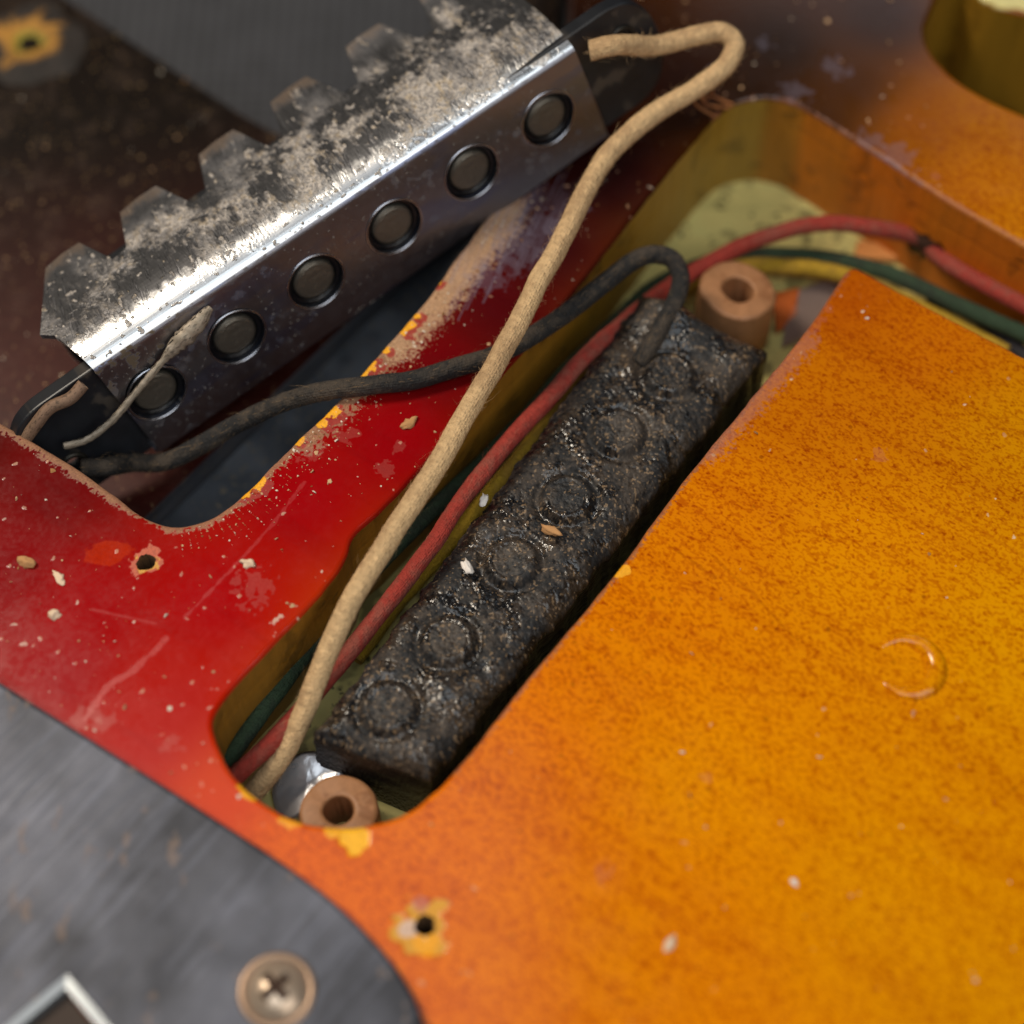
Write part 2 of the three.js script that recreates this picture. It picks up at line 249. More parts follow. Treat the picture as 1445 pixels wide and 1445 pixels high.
const outerPoly = [...off(routPath, rN, rS, RIM), P(1900, -240), P(1900, 1750), P(-500, 1750), P(-500, 300)];
mesh('top', flat(outerPoly, 0, [off(cavPath, cN, cS, RIM), off(farPath, fN, fS, RIM), ...screwHoles.map(([c, r]) => circle(c, r, 26, 0.5))], topUV), finishMat, body);
const rimProf = Array.from({ length: 6 }, (_, i) => { const a = i / 5 * Math.PI / 2; return [RIM * (1 - Math.sin(a)), RIM * (Math.cos(a) - 1)]; });
mesh('rim', sweep(routPath, rN, rS, rimProf, false, topUV), finishMat, body);
mesh('rim', sweep(cavPath, cN, cS, rimProf, true, topUV), finishMat, body);
mesh('rim', sweep(farPath, fN, fS, rimProf, true, topUV), finishMat, body);
for (const [c, r] of screwHoles) { // drilled holes with their bare wood
  const ring = circle(c, r, 26, 0.5), pos = [], idx = [], n = 26;
  [[1, 0], [0.95, -0.4], [0.8, -1.0], [0.75, -12], [0.02, -14]].forEach(([k, y]) => ring.forEach((p) => pos.push(c.x + (p.x - c.x) * k, y, c.z + (p.z - c.z) * k)));
  for (let j = 0; j < 4; j++) for (let i = 0; i < n; i++) { const a = j * n + i, b = j * n + (i + 1) % n; idx.push(a, a + n, b, b, a + n, b + n); }
  mesh('screw_hole', geoFrom(pos, idx, pos.flatMap((_, i) => i % 3 ? [] : [pos[i] * 0.1, pos[i + 2] * 0.1])), std(col(96, 66, 32), 0.95, { map: speckTex }), body);
}
// cavity walls: colour of the overspray changes along the wall
function wallColour(list) { const q = list.map(([x, y, r, g, b]) => { const p = P(x, y, 0); return [p.x, p.z, ...S(r, g, b)]; }); return (x, y, z) => { let w = 0, o = [0, 0, 0]; for (const c of q) { const d = (c[0] - x) ** 2 + (c[1] - z) ** 2 + 1, k = 1 / (d * d); w += k; for (let e = 0; e < 3; e++) o[e] += k * c[2 + e]; } return o.map((v) => v / w); }; }
const cavCol = wallColour([[1010, 165, 156, 122, 38], [900, 297, 156, 116, 30], [700, 538, 152, 106, 30], [490, 780, 152, 104, 30], [300, 1018, 152, 106, 32], [1062, 139, 158, 124, 44], [1110, 142, 176, 116, 32], [1160, 168, 208, 118, 20], [1250, 225, 206, 108, 16], [1445, 347, 204, 106, 16], [1600, 588, 160, 116, 26], [1225, 386, 156, 116, 28], [1080, 537, 154, 116, 30], [740, 963, 152, 112, 30], [480, 1167, 152, 110, 30]]);
const wallUV = (x, y, z, s) => [s / 60, y / 30];
const DEPTH = 16;
const holeAt = P(1306, 345, -9.7);
const gate = (x, y, z) => { const d = Math.hypot((x - holeAt.x) / 3.3, (y - holeAt.y) / 2.2, (z - holeAt.z) / 3.3); return d + (fbm(x * 0.9 + z, y * 1.2, 3) - 0.5) * 0.7 > 1; };
const wallRows = (top, bottom, n) => Array.from({ length: n + 1 }, (_, i) => [0.12 * (i ? fbm(i * 0.4, 2, 2) - 0.5 : 0), top + (bottom - top) * i / n]);
const cavWallMat = std(0xffffff, 0.42, { vertexColors: true, map: streakTex, bumpMap: streakTex, bumpScale: 0.0003 });
const cavity = new THREE.Group(); cavity.name = 'pickup_cavity'; cavity.baseMM = body.baseMM; body.add(cavity);
mesh('cavity_wall', sweep(cavPath, cN, cS, wallRows(-RIM, -DEPTH, 40), true, wallUV, cavCol, gate), cavWallMat, cavity);
const planUV = (k) => (x, y, z) => [x / k, z / k];
mesh('cavity_floor', flat(off(cavPath, cN, cS, 4), -DEPTH, [], planUV(55)), std(col(214, 204, 128), 0.5, { map: speckTex }), cavity);
{ // splintered wire hole in the far wall
  const g = new THREE.SphereGeometry(4.4, 24, 16); g.scale(1, 0.85, 1); g.translate(holeAt.x + 2.3, holeAt.y, holeAt.z - 3.4);
  const a = g.attributes.position; mesh('wire_hole', g, std(col(70, 42, 26), 0.95, { map: speckTex }), cavity);
}
const farCavity = new THREE.Group(); farCavity.name = 'control_cavity'; farCavity.baseMM = body.baseMM; body.add(farCavity);
mesh('cavity_wall', sweep(farPath, fN, fS, wallRows(-RIM, -43, 12), true, wallUV, () => S(152, 112, 30)), cavWallMat, farCavity);
mesh('cavity_floor', flat(off(farPath, fN, fS, 3), -43, [], planUV(55)), std(col(214, 204, 128), 0.5, { map: speckTex }), farCavity);
// neck pocket with the deeper slot of the first pickup
const POCKET = -16, SLOT = -20;
const pocket = new THREE.Group(); pocket.name = 'neck_pocket'; pocket.baseMM = body.baseMM; body.add(pocket);
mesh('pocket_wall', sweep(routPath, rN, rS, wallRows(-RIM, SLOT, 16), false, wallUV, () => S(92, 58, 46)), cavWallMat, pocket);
const stepA = P(182, 752, POCKET), stepB = P(760, 196, POCKET), edgePx = [[-420, -340], [-200, -195], [95, 0], [345, 165], [420, 205], [500, 200], [580, 140], [680, 60], [800, -80]];
const edgePts = edgePx.map(([x, y]) => P(x, y, POCKET));
const pit = P(214, 692, POCKET), stepDir = stepB.clone().sub(stepA).normalize();
const pocketTex = texFrom(1024, 1024, (u, v) => { // dark brown overspray with settled golden dust
  const x = -110 + u * 120, z = -120 + v * 120, d = fbm(x * 0.05, z * 0.05, 3), red = sstep(-78, -30, z + 0.35 * (x + 40) + 14 * (d - 0.5)); const o = [lin(22) + red * (lin(66) - lin(22)), lin(15) + red * (lin(26) - lin(15)), lin(11) + red * (lin(20) - lin(11))];
  const s = 0.6 * sstep(0.75, 0.82, fbm(x * 2.1, z * 2.1, 3)), w = sstep(0.5, 0.75, fbm(x * 0.35 + 8, z * 0.35, 4)) * 0.12; return o.map((c, i) => c * (0.8 + 0.4 * vn(x * 4, z * 4)) * (1 - s) + s * [0.38, 0.25, 0.12][i] + w * [0.12, 0.08, 0.06][i]);
}, true);
const pocketUV = (x, y, z) => [(x + 110) / 120, (z + 120) / 120];
const pitRing = circle(pit, 2.5, 26, 0.35), slotIn = V3(-stepDir.z, 0, stepDir.x);
const pocketPoly = [P(-520, 560, POCKET), P(-200, 760, POCKET), stepA, stepB, ...edgePts.slice().reverse()];
{
  const pitC = pit.clone().addScaledVector(slotIn, 0); const rowsUV = pocketUV;
  mesh('pocket_floor', flat(pocketPoly, POCKET, [], rowsUV), std(0xffffff, 0.28, { map: pocketTex }), pocket);
  const side = pathOf(edgePx, POCKET, false, 1.5, 0.3), sN = sideNormals(side, false);
  mesh('body_side', sweep(side, sN, -1, [[0, POCKET], [0.5, POCKET - 0.6], [0.6, -44]], false, wallUV, () => S(60, 40, 32)), cavWallMat, pocket);
}
{
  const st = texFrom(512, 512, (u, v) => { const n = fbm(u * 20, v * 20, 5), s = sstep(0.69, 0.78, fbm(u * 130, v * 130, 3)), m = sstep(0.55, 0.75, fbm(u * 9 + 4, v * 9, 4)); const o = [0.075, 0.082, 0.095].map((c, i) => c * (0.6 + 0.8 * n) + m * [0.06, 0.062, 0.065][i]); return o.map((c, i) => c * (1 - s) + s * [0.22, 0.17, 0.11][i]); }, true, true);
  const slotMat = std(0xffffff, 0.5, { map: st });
  const b0 = stepA.clone().addScaledVector(stepDir, -12), b1 = stepB.clone().addScaledVector(stepDir, 25), w = 34;
  const poly = [b0, b0.clone().addScaledVector(slotIn, w), b1.clone().addScaledVector(slotIn, w), b1];
  const pitS = P(236, 688, SLOT); const pr = circle(pitS, 2.4, 26, 0.35);
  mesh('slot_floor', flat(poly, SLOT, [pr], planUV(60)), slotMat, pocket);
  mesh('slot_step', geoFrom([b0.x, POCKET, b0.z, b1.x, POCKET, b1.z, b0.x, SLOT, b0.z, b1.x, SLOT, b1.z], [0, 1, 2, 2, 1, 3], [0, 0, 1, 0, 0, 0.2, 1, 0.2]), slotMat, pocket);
  // drilled hole with thread marks
  const pos = [], idx = [], uv = []; for (let j = 0; j < 14; j++) pr.forEach((p) => { const k = (1 - 0.05 * (j % 2) - (j > 12 ? 0.95 : 0)); pos.push(pitS.x + (p.x - pitS.x) * k, SLOT - j * 0.75, pitS.z + (p.z - pitS.z) * k); uv.push(p.x * 0.05, j * 0.1); });
  for (let j = 0; j < 13; j++) for (let i = 0; i < 26; i++) { const a = j * 26 + i, b = j * 26 + (i + 1) % 26; idx.push(a, a + 26, b, b, a + 26, b + 26); }
  mesh('drilled_hole', geoFrom(pos, idx, uv), std(col(150, 130, 70), 0.85, { map: speckTex }), pocket);
}
{ // broken screw hole at the neck end of the pocket, finish flaked to bare wood
  const c = P(42, 62, POCKET), pos = [], idx = [], uv = [], cl = [], n = 40, rows = [[7.5, 0.05], [6.2, 0.5], [4.6, 0.75], [3.4, 0.8], [2.6, 0.55], [1.8, 0.2], [1.2, -0.3], [0.05, -0.6]];
  rows.forEach(([r, y], j) => { for (let i = 0; i < n; i++) { const a = i / n * Math.PI * 2, k = 1 + 0.6 * (fbm(Math.cos(a) * 1.6 + 5, Math.sin(a) * 1.6 + j * 0.15, 3) - 0.5); const x = c.x + Math.cos(a) * r * k, z = c.z + Math.sin(a) * r * k; pos.push(x, POCKET + 0.05 + y * (0.7 + 0.6 * vn(i * 0.5, j)), z); uv.push(x * 0.04, z * 0.04); const y0 = r < 4.0 || (r < 6 && fbm(x * 0.45, z * 0.45, 3) > 0.58); const q = r < 2.0 ? S(150, 140, 50) : y0 ? S(172, 124, 48) : S(40, 33, 28); cl.push(...q); } });
  for (let j = 0; j < rows.length - 1; j++) for (let i = 0; i < n; i++) { const a = j * n + i, b = j * n + (i + 1) % n; idx.push(a, b, a + n, b, b + n, a + n); }
  mesh('chipped_hole', geoFrom(pos, idx, uv, cl), std(0xffffff, 0.8, { vertexColors: true, map: speckTex }), pocket);
}
{ // ring pressed into the lacquer by a screw head: crescent ridge
  const c = P(1279, 940, 0), pos = [], idx = [], uv = [], n = 72, m = 10, R = 3.15;
  for (let i = 0; i <= n; i++) { const a = -2.5 + 5.0 * i / n, th = a + 0.12, t = Math.pow(Math.max(0, Math.cos(a / 5.0 * Math.PI)), 0.7), r = 0.08 + 0.95 * t; for (let j = 0; j <= m; j++) { const q = Math.PI * j / m, x = c.x + Math.cos(th) * (R + Math.cos(q) * r), z = c.z + Math.sin(th) * (R + Math.cos(q) * r); pos.push(x, -0.05 + Math.sin(q) * r * 0.8, z); uv.push(...topUV(x, 0, z)); } }
  for (let i = 0; i < n; i++) for (let j = 0; j < m; j++) { const a = i * (m + 1) + j; idx.push(a, a + 1, a + m + 1, a + 1, a + m + 2, a + m + 1); }
  mesh('ring_dent', geoFrom(pos, idx, uv), std(0xffffff, 0.12, { map: topMaps.map }), body);
}

// ------------------------------------------------------------------ metal control plate with screw and slide switch
{
  const Hp = 1.7;
  const pp = pathOf([[-420, 690], [-150, 872], [0, 970], [150, 1064], [300, 1160], [400, 1226], [470, 1280], [530, 1340], [570, 1395], [592, 1450], [600, 1520], [600, 1800]], Hp, false, 0.8);
  const PN = 1024, px0 = -110, pz0 = -20, ps = 130;
  const plateFn = (ch) => texFrom(PN, PN, (u, v) => {
    const x = px0 + u * ps, z = pz0 + v * ps, a = x * 0.62 - z * 0.78, b = x * 0.78 + z * 0.62; const br = fbm(a * 0.25, b * 4.5, 4), cl = fbm(x * 0.12, z * 0.12, 4), gr = sstep(0.58, 0.72, fbm(a * 0.12 + 3, b * 1.4, 4)), dirt = sstep(0.72, 0.8, fbm(x * 0.6 + 30, z * 0.35, 4));
    if (ch === 0) return [0.100, 0.104, 0.128].map((c, i) => (c * (0.72 + 0.32 * br + 1.9 * (cl - 0.5)) + gr * [0.024, 0.026, 0.034][i]) * (1 - dirt * 0.15) + dirt * [0.16, 0.10, 0.06][i] * 0.7);
    return [1, 0.42 + 0.25 * br + 0.2 * dirt, 0.4 * (1 - dirt)];
  }, ch === 0);
  const orm = plateFn(1), plateMat = std(0xffffff, 1, { map: plateFn(0), metalness: 1, roughnessMap: orm, metalnessMap: orm });
  const uvf = (x, y, z) => [(x - px0) / ps, (z - pz0) / ps];
  const plate = thing('control_plate', 'dull brushed metal control plate screwed down on the red edge of the body', 'control plate', P(100, 1300, 0));
  const n = sideNormals(pp, false), base = [...pp, P(-520, 1800, Hp), P(-520, 640, Hp)];
  const cornerA = P(96, 1379, Hp), dirL = P(10, 1451, Hp).sub(cornerA).normalize(), dirR = V3(-dirL.z, 0, dirL.x).multiplyScalar(-1); if (dirR.x < 0) dirR.multiplyScalar(-1);
  const win = (o, a, b) => [cornerA.clone().addScaledVector(dirL, -o).addScaledVector(dirR, -o), cornerA.clone().addScaledVector(dirL, a + o).addScaledVector(dirR, -o), cornerA.clone().addScaledVector(dirL, a + o).addScaledVector(dirR, b + o), cornerA.clone().addScaledVector(dirL, -o).addScaledVector(dirR, b + o)];
  const W = [14, 21], sgn = -1;
  mesh('plate_face', flat(base, Hp, [win(-0.1, ...W)], uvf), plateMat, plate);
  const prof = [[0, Hp], [-0.25, Hp - 0.06], [-0.45, Hp - 0.3], [-0.5, Hp - 0.6], [-0.5, 0.0]];
  const inner = base[base.length - 1], tst = n[20]; const sideSign = ((inner.x - pp[20].x) * tst[0] + (inner.z - pp[20].z) * tst[1]) > 0 ? 1 : -1;
  mesh('plate_edge', sweep(pp, n, sideSign, prof, false, uvf), plateMat, plate);
  // slide switch: bright bevelled frame round the opening and the black slider inside
  const sw = thing('slide_switch', 'black slide switch in a bright metal frame on the control plate', 'switch', cornerA.clone().setY(0));
  const chrome = std(col(176, 180, 182), 0.24, { metalness: 0.7, bumpMap: noiseCol(128, 128, 30, 30, 0, 1), bumpScale: 0.00005 });
  const o1 = win(0.25, ...W), o2 = win(0.1, ...W), o3 = win(-0.8, ...W), o4 = win(-1.0, ...W);
  for (let k = 0; k < 4; k++) { const k2 = (k + 1) % 4, pos = [], rows = [[o1, Hp + 0.02], [o2, Hp + 0.5], [o3, Hp + 0.42], [o4, Hp - 3]]; rows.forEach(([o, y]) => pos.push(o[k].x, y, o[k].z, o[k2].x, y, o[k2].z)); const idx = []; for (let j = 0; j < 3; j++) idx.push(j * 2, j * 2 + 1, j * 2 + 2, j * 2 + 1, j * 2 + 3, j * 2 + 2); const g = geoFrom(pos, idx).toNonIndexed(); g.computeVertexNormals(); mesh('frame_bar', g, chrome, sw); }
  const i0 = win(-1.2, ...W); const sh = new THREE.Shape(i0.map((p) => new THREE.Vector2(p.x, -p.z)));
  const g = new THREE.ExtrudeGeometry(sh, { depth: 1.4, bevelEnabled: true, bevelThickness: 0.2, bevelSize: 0.2, bevelSegments: 2 }); g.rotateX(-Math.PI / 2); g.translate(0, -0.6, 0); mesh('slider_bed', g, std(col(62, 48, 38), 0.75, { map: speckTex }), sw);
  // oval head screw with a cross recess
  const c = P(391, 1398, Hp), scr = thing('plate_screw', 'oval head cross recess screw fixing the control plate', 'screw', c.clone());
  const lathe = new THREE.LatheGeometry([[0.3, -0.6], [0.3, 1.74], [0.8, 1.68], [1.6, 1.42], [2.3, 1.0], [2.85, 0.45], [3.05, 0.05], [3.05, -0.6], [0.3, -0.6]].reverse().map((p) => new THREE.Vector2(p[0], p[1])), 64); 
  const ev = new Evaluator(); ev.useGroups = false; ev.attributes = ['position', 'normal'];
  let head = new Brush(lathe); head.updateMatrixWorld(); for (const a of [0.75, 0.75 + Math.PI / 2]) { const t = new THREE.BoxGeometry(4.4, 2.4, 1.15); { const p = t.attributes.position; for (let i = 0; i < p.count; i++) if (p.getY(i) < 0) { p.setX(i, p.getX(i) * 0.55); p.setZ(i, p.getZ(i) * 0.6); } t.computeVertexNormals(); } const b = new Brush(t); b.rotation.y = a; b.position.y = 1.5; b.updateMatrixWorld(); head = ev.evaluate(head, b, SUBTRACTION); }
  const hg = head.geometry; hg.translate(c.x, c.y, c.z); mesh('screw_head', hg, std(col(206, 182, 158), 0.3, { metalness: 0.6, bumpMap: noiseCol(128, 128, 40, 40, 0, 1), bumpScale: 0.0001 }), scr);
  const rim = new THREE.TorusGeometry(3.35, 0.42, 12, 64); rim.rotateX(Math.PI / 2); rim.scale(1, 0.5, 1); rim.translate(c.x, c.y + 0.05, c.z); for (const a of [0.75, 0.75 + Math.PI / 2]) { const d = new THREE.BoxGeometry(3.5, 0.5, 0.85); d.rotateY(a); d.translate(c.x, c.y + 0.85 + (a > 1 ? 0.01 : 0), c.z); mesh('recess_fill', d, std(col(58, 38, 26), 0.9), scr); }  // dark brown cross laid inside the recess so that it stands out
  mesh('countersink_ring', rim, std(col(150, 125, 105), 0.4, { metalness: 0.7 }), scr);
}

// ------------------------------------------------------------------ pickup lying loose over the first rout
const lift = V3(0, 3.5, 0); let X = V3(0.804, 0.2, -0.56).normalize(), Z = V3(0.45, 0.247, 0.857); Z.addScaledVector(X, -Z.dot(X)).normalize(); const Y = Z.clone().cross(X);
const POLE_Y = -9.3, PITCHMM = 11.2;
const origin = P(501.5, 358.5, 3.5).addScaledVector(Y, -POLE_Y);
const basis = new THREE.Matrix4().makeBasis(X, Y, Z);
const L2W = (x, y, z) => origin.clone().addScaledVector(X, x).addScaledVector(Y, y).addScaledVector(Z, z);
const local = thing('loose_pickup', 'loose pickup lying tilted with its toothed corroded metal claw turned up', 'pickup', origin);
local.quaternion.setFromRotationMatrix(basis); local.baseMM = V3(0, 0, 0);
{
  const A = 17.6, Bh = 17, r = 2.6, T = 0.7, X0 = -34.3, X1 = 34.1, arc = r * Math.PI / 2;
  const TW = 2048, THh = 1024, xs = 72, total = 44;
  const uvA = (x, s) => [(x + 36) / xs, s / total];
  // steel, crust and rust over the unrolled sheet: s = 0 teeth ... A side ... bend ... B bottom
  const cC = new Uint8Array(TW * THh * 4), cO = new Uint8Array(TW * THh * 4), cH = new Uint8Array(TW * THh * 4);
  const bendS = A;
  for (let j = 0; j < THh; j++) for (let i = 0; i < TW; i++) {
    const x = (i + 0.5) / TW * xs - 36, s = (j + 0.5) / THh * total, k = (j * TW + i) * 4;
    const onA = sstep(bendS + 0.2, bendS - 1.2, s), n1 = fbm(x * 0.3 + 3, s * 0.3, 5), n2 = fbm(x * 1.1, s * 1.1 + 9, 4), n3 = fbm(x * 3.5 + 30, s * 1.1, 4), fine = vn(x * 8, s * 8);
    const field = sstep(0.34, 0.56, fbm(x * 0.14 + 12, s * 0.2 + 4, 3)) * sstep(-34, -14, x) + 0.22;
    let crust = onA * field * sstep(0.43, 0.66, 0.5 * n1 + 0.3 * n2 + 0.2 * n3) * sstep(3.2, 6.0, s + 3 * (n1 - 0.3)) * sstep(15.0, 12.6, s + 3.0 * (n2 - 0.5) - 0.05 * (x + 34));
    const spot = onA * sstep(0.74, 0.79, fbm(x * 1.5 + 77, s * 1.5 + 5, 2)); crust = Math.min(1, crust + spot * 0.9);
    const clean = sstep(11.8, 14.0, s + 2.5 * (n2 - 0.5) - 0.03 * (x + 34)); const scr = sstep(0.6, 0.75, fbm(x * 5.5 + s * 1.4, s * 0.55, 3)) * onA;
    const blotch = sstep(0.45, 0.7, n1);
    let e0 = 0, c = [0.165, 0.165, 0.175].map((q) => q * (onA ? 0.55 + 0.5 * blotch + 0.35 * scr : 1) * (1 - clean) + clean * 0.62), ro = (0.30 + 0.14 * n2 + onA * 0.14) * (1 - clean) + clean * (0.22 + 0.1 * n2), me = 1; void e0;
    if (s > bendS) { const rust = sstep(0.58, 0.74, n2) * sstep(0.52, 0.68, fbm(x * 0.2 + 60, s * 0.2, 3)) * 0.4 + sstep(-14, -24, x) * sstep(0.5, 0.62, n2) * sstep(bendS + 8, bendS + 3, s) * 0.9; const film = sstep(0.5, 0.7, fbm(x * 0.12 + 9, s * 0.5, 3)); c = [0.25 - 0.05 * film, 0.25 - 0.03 * film, 0.285 + 0.03 * film]; const rm = Math.min(0.9, rust); c = c.map((q, e) => q * (1 - rm) + rm * [0.13, 0.085, 0.04][e]); me = 1 - rm * 0.8; ro = 0.34 + 0.1 * n2 + rm * 0.4; const dot = 0.8 * sstep(0.83, 0.87, fbm(x * 3.2 + 7, s * 3.2, 2)); c = c.map((q, e) => q * (1 - dot) + dot * [0.3, 0.26, 0.2][e]); me *= 1 - dot; ro += dot * 0.4; }
    crust *= 0.45 + 0.55 * sstep(0.30, 0.55, fbm(x * 4.5 + 11, s * 4.5, 2)); const warm = sstep(0.5, 0.75, fbm(x * 1.9 + 3, s * 1.9, 3)); const cc = [0.55 - 0.06 * warm, 0.485 - 0.09 * warm, 0.425 - 0.14 * warm];
    const edgeDirt = onA * sstep(2.2, 0.4, s + 2.2 * n2 - 0.8) * 0.6;
    for (let e = 0; e < 3; e++) { const q = (c[e] * (1 - crust) + cc[e] * (0.7 + 0.5 * fine) * crust) * (1 - edgeDirt) + edgeDirt * [0.16, 0.10, 0.055][e]; cC[k + e] = enc(q); cH[k + e] = Math.round(255 * Math.min(1, 0.25 + crust * (0.35 + 0.4 * fine) + (0.06 * n3 - 0.1 * scr) * (1 - clean))); }
    cO[k] = 255; cO[k + 1] = Math.round(255 * Math.min(1, ro + (0.95 - ro) * Math.max(crust, edgeDirt))); cO[k + 2] = Math.round(255 * me * (1 - Math.max(crust * 0.95, edgeDirt))); cC[k + 3] = cO[k + 3] = cH[k + 3] = 255;
  }
  const orm = dataTex(TW, THh, cO); const clawMat = std(0xffffff, 1, { map: dataTex(TW, THh, cC, true), metalness: 1, roughnessMap: orm, metalnessMap: orm, bumpMap: dataTex(TW, THh, cH), bumpScale: 0.0004 });
  // side with teeth, in (x, z) seen from above
  const ra = 6.8; const sa = new THREE.Shape(), zb = -ra, zv = -A + 4.4, zt = -A - 2.4; const wide = (g) => { const p = g.attributes.position; for (let i = 0; i < p.count; i++) { const x = p.getX(i), y = p.getY(i), z = p.getZ(i); p.setZ(i, z * (1 + 0.0042 * (x + 4))); p.setY(i, -17 + (y + 17) * (1 - 0.055 * x / 34)); } g.computeVertexNormals(); return g; }; sa.moveTo(X0 + 0.9, zb); sa.lineTo(X1, zb); sa.lineTo(X1, zv + 1); 
  for (let k = 5; k >= 0; k--) { const cx = (k - 2.5) * PITCHMM + 0.4, j = () => rr(-0.25, 0.25); const hi = zt + j(); if (k < 5) sa.lineTo(cx + 4.55, zv + j()); else sa.lineTo(cx + 5.2, zv + 0.4); sa.lineTo(cx + 2.6 + j(), hi); sa.lineTo(cx + j(), hi - 0.25); sa.lineTo(cx - 2.5 + j(), hi + j()); sa.lineTo(cx - 4.55, zv + j() - (k === 0 ? 1.5 : 0)); }
  sa.lineTo(X0 - 0.4, zv + 4.2); sa.lineTo(X0 + 0.9, -ra - 0.4);
  const ga = new THREE.ExtrudeGeometry(sa, { depth: T - 0.16, bevelEnabled: true, bevelThickness: 0.08, bevelSize: 0.08, bevelSegments: 2 }); ga.rotateX(Math.PI / 2); ga.translate(0, -0.08, 0); // shape y -> z
  const uvSet = (g, f) => { const p = g.attributes.position, uv = new Float32Array(p.count * 2); for (let i = 0; i < p.count; i++) uv.set(f(p.getX(i), p.getY(i), p.getZ(i)), i * 2); g.setAttribute('uv', new THREE.BufferAttribute(uv, 2)); return g; };
  uvSet(ga, (x, y, z) => uvA(x, Math.max(0.05, A + z)));
  // bottom with six holes, in (x, y)
  const sb = new THREE.Shape(); sb.moveTo(X0 + 2.2, -r); sb.lineTo(X1, -r); sb.lineTo(X1 + 0.1, -Bh); sb.lineTo(X0 + 2.6, -Bh); sb.closePath();
  for (let k = 0; k < 6; k++) { const h = new THREE.Path(); h.absarc((k - 2.5) * PITCHMM, POLE_Y, 3.65, 0, Math.PI * 2, true); sb.holes.push(h); }
  const gb = new THREE.ExtrudeGeometry(sb, { depth: T - 0.16, bevelEnabled: true, bevelThickness: 0.08, bevelSize: 0.08, bevelSegments: 2, curveSegments: 40 }); gb.translate(0, 0, -T + 0.08); uvSet(gb, (x, y, z) => uvA(x, A - r + arc - y - r));
  // bend between them
  const pos = [], idx = [], uv = [], m = 20, N = 40; for (const rad of [r, r - T]) for (let i = 0; i <= N; i++) for (let j = 0; j <= m; j++) { const a = Math.pow(j / m, 0.85) * Math.PI / 2, x0 = X0 + 0.9 + 1.3 * Math.sin(a), x = x0 + (X1 - x0) * i / N, wob = 0.05 * (vn(x * 0.4, 3) - 0.5); pos.push(x, -r + Math.cos(a) * rad + wob * Math.sin(2 * a), -ra + Math.sin(a) * (rad + ra - r) + wob * Math.sin(2 * a)); uv.push(...uvA(x, A - ra + (ra - r + arc) * j / m)); }
  for (let q = 0; q < 2; q++) for (let i = 0; i < N; i++) for (let j = 0; j < m; j++) { const a = q * (N + 1) * (m + 1) + i * (m + 1) + j; idx.push(a, a + 1, a + m + 1, a + 1, a + m + 2, a + m + 1); }
  for (const i of [0, N]) for (let j = 0; j < m; j++) { const a = i * (m + 1) + j, b = a + (N + 1) * (m + 1); idx.push(a, b, a + 1, a + 1, b, b + 1); }
  const gc = geoFrom(pos, idx, uv);
  // the other flange underneath
  const gd = new THREE.BoxGeometry(X1 - X0 - 4, T, A - 8); gd.translate(0, -Bh - 0.1 + T / 2, -(A - 8) / 2 - 0.3); uvSet(gd, (x, y, z) => uvA(x, 38));
  const strip = (g) => { const h = g.index ? g.toNonIndexed() : g; for (const n of Object.keys(h.attributes)) if (!['position', 'normal', 'uv'].includes(n)) h.deleteAttribute(n); return h; };
  mesh('metal_claw', wide(mergeGeometries([ga, gb, gc, gd].map(strip))), clawMat, local);
  const poleMat = std(col(112, 106, 96), 0.42, { metalness: 0.75, bumpMap: noiseCol(128, 128, 12, 12, 0, 1), bumpScale: 0.00012 });
  const lipMat = std(col(190, 192, 200), 0.25, { metalness: 1 });
  const wax = std(col(16, 17, 20), 0.28, { bumpMap: noiseCol(128, 128, 10, 10, 0, 1), bumpScale: 0.0002 });
  for (let k = 0; k < 6; k++) {
    const x = (k - 2.5) * PITCHMM; const g = new THREE.LatheGeometry([[0, 0.12], [1.9, 0.1], [2.4, 0.0], [2.62, -0.25], [2.65, -2]].map((p) => new THREE.Vector2(...p)), 40); g.rotateX(Math.PI / 2); g.translate(x, POLE_Y, -0.35); mesh('pole_piece', g, poleMat, local);
    const c = new THREE.TorusGeometry(3.2, 0.46, 10, 48); c.scale(1, 1, 0.7); c.translate(x, POLE_Y, -0.75); mesh('pole_seal', c, wax, local);
    const lip = new THREE.TorusGeometry(3.62, 0.17, 8, 56); lip.translate(x, POLE_Y, -0.04); mesh('hole_lip', lip, lipMat, local);
  }
  // fibre bobbin plate with rounded ends and eyelets
  const st = (len, hw, yc) => { const s = new THREE.Shape(), e = len / 2; s.moveTo(-e + 6, yc - hw); s.lineTo(e - 6, yc - hw); s.quadraticCurveTo(e, yc - hw, e, yc); s.quadraticCurveTo(e, yc + hw, e - 6, yc + hw); s.lineTo(-e + 6, yc + hw); s.quadraticCurveTo(-e, yc + hw, -e, yc); s.quadraticCurveTo(-e, yc - hw, -e + 6, yc - hw); return s; };
  const fibre = std(0xffffff, 0.38, { map: texFrom(512, 128, (u, v) => { const n = fbm(u * 60, v * 14, 5), d = sstep(0.62, 0.75, fbm(u * 40 + 3, v * 9, 4)) * 0.7; return [0.012, 0.013, 0.016].map((c, i) => c * (0.6 + 0.8 * n) + d * [0.06, 0.045, 0.03][i]); }, true, true) });
  const s1 = st(90, 7.3, POLE_Y); for (const sx of [-1, 1]) { const h = new THREE.Path(); h.absarc(sx * 40.5, POLE_Y + 2.6 * sx, 1.3, 0, Math.PI * 2, true); s1.holes.push(h); }
  const gp = new THREE.ExtrudeGeometry(s1, { depth: 1.6, bevelEnabled: true, bevelThickness: 0.2, bevelSize: 0.2, bevelSegments: 2, curveSegments: 20 }); gp.translate(0, 0, -T - 2.2); uvSet(gp, (x, y, z) => [x / 90, y / 24]); mesh('bobbin_plate', gp, fibre, local);
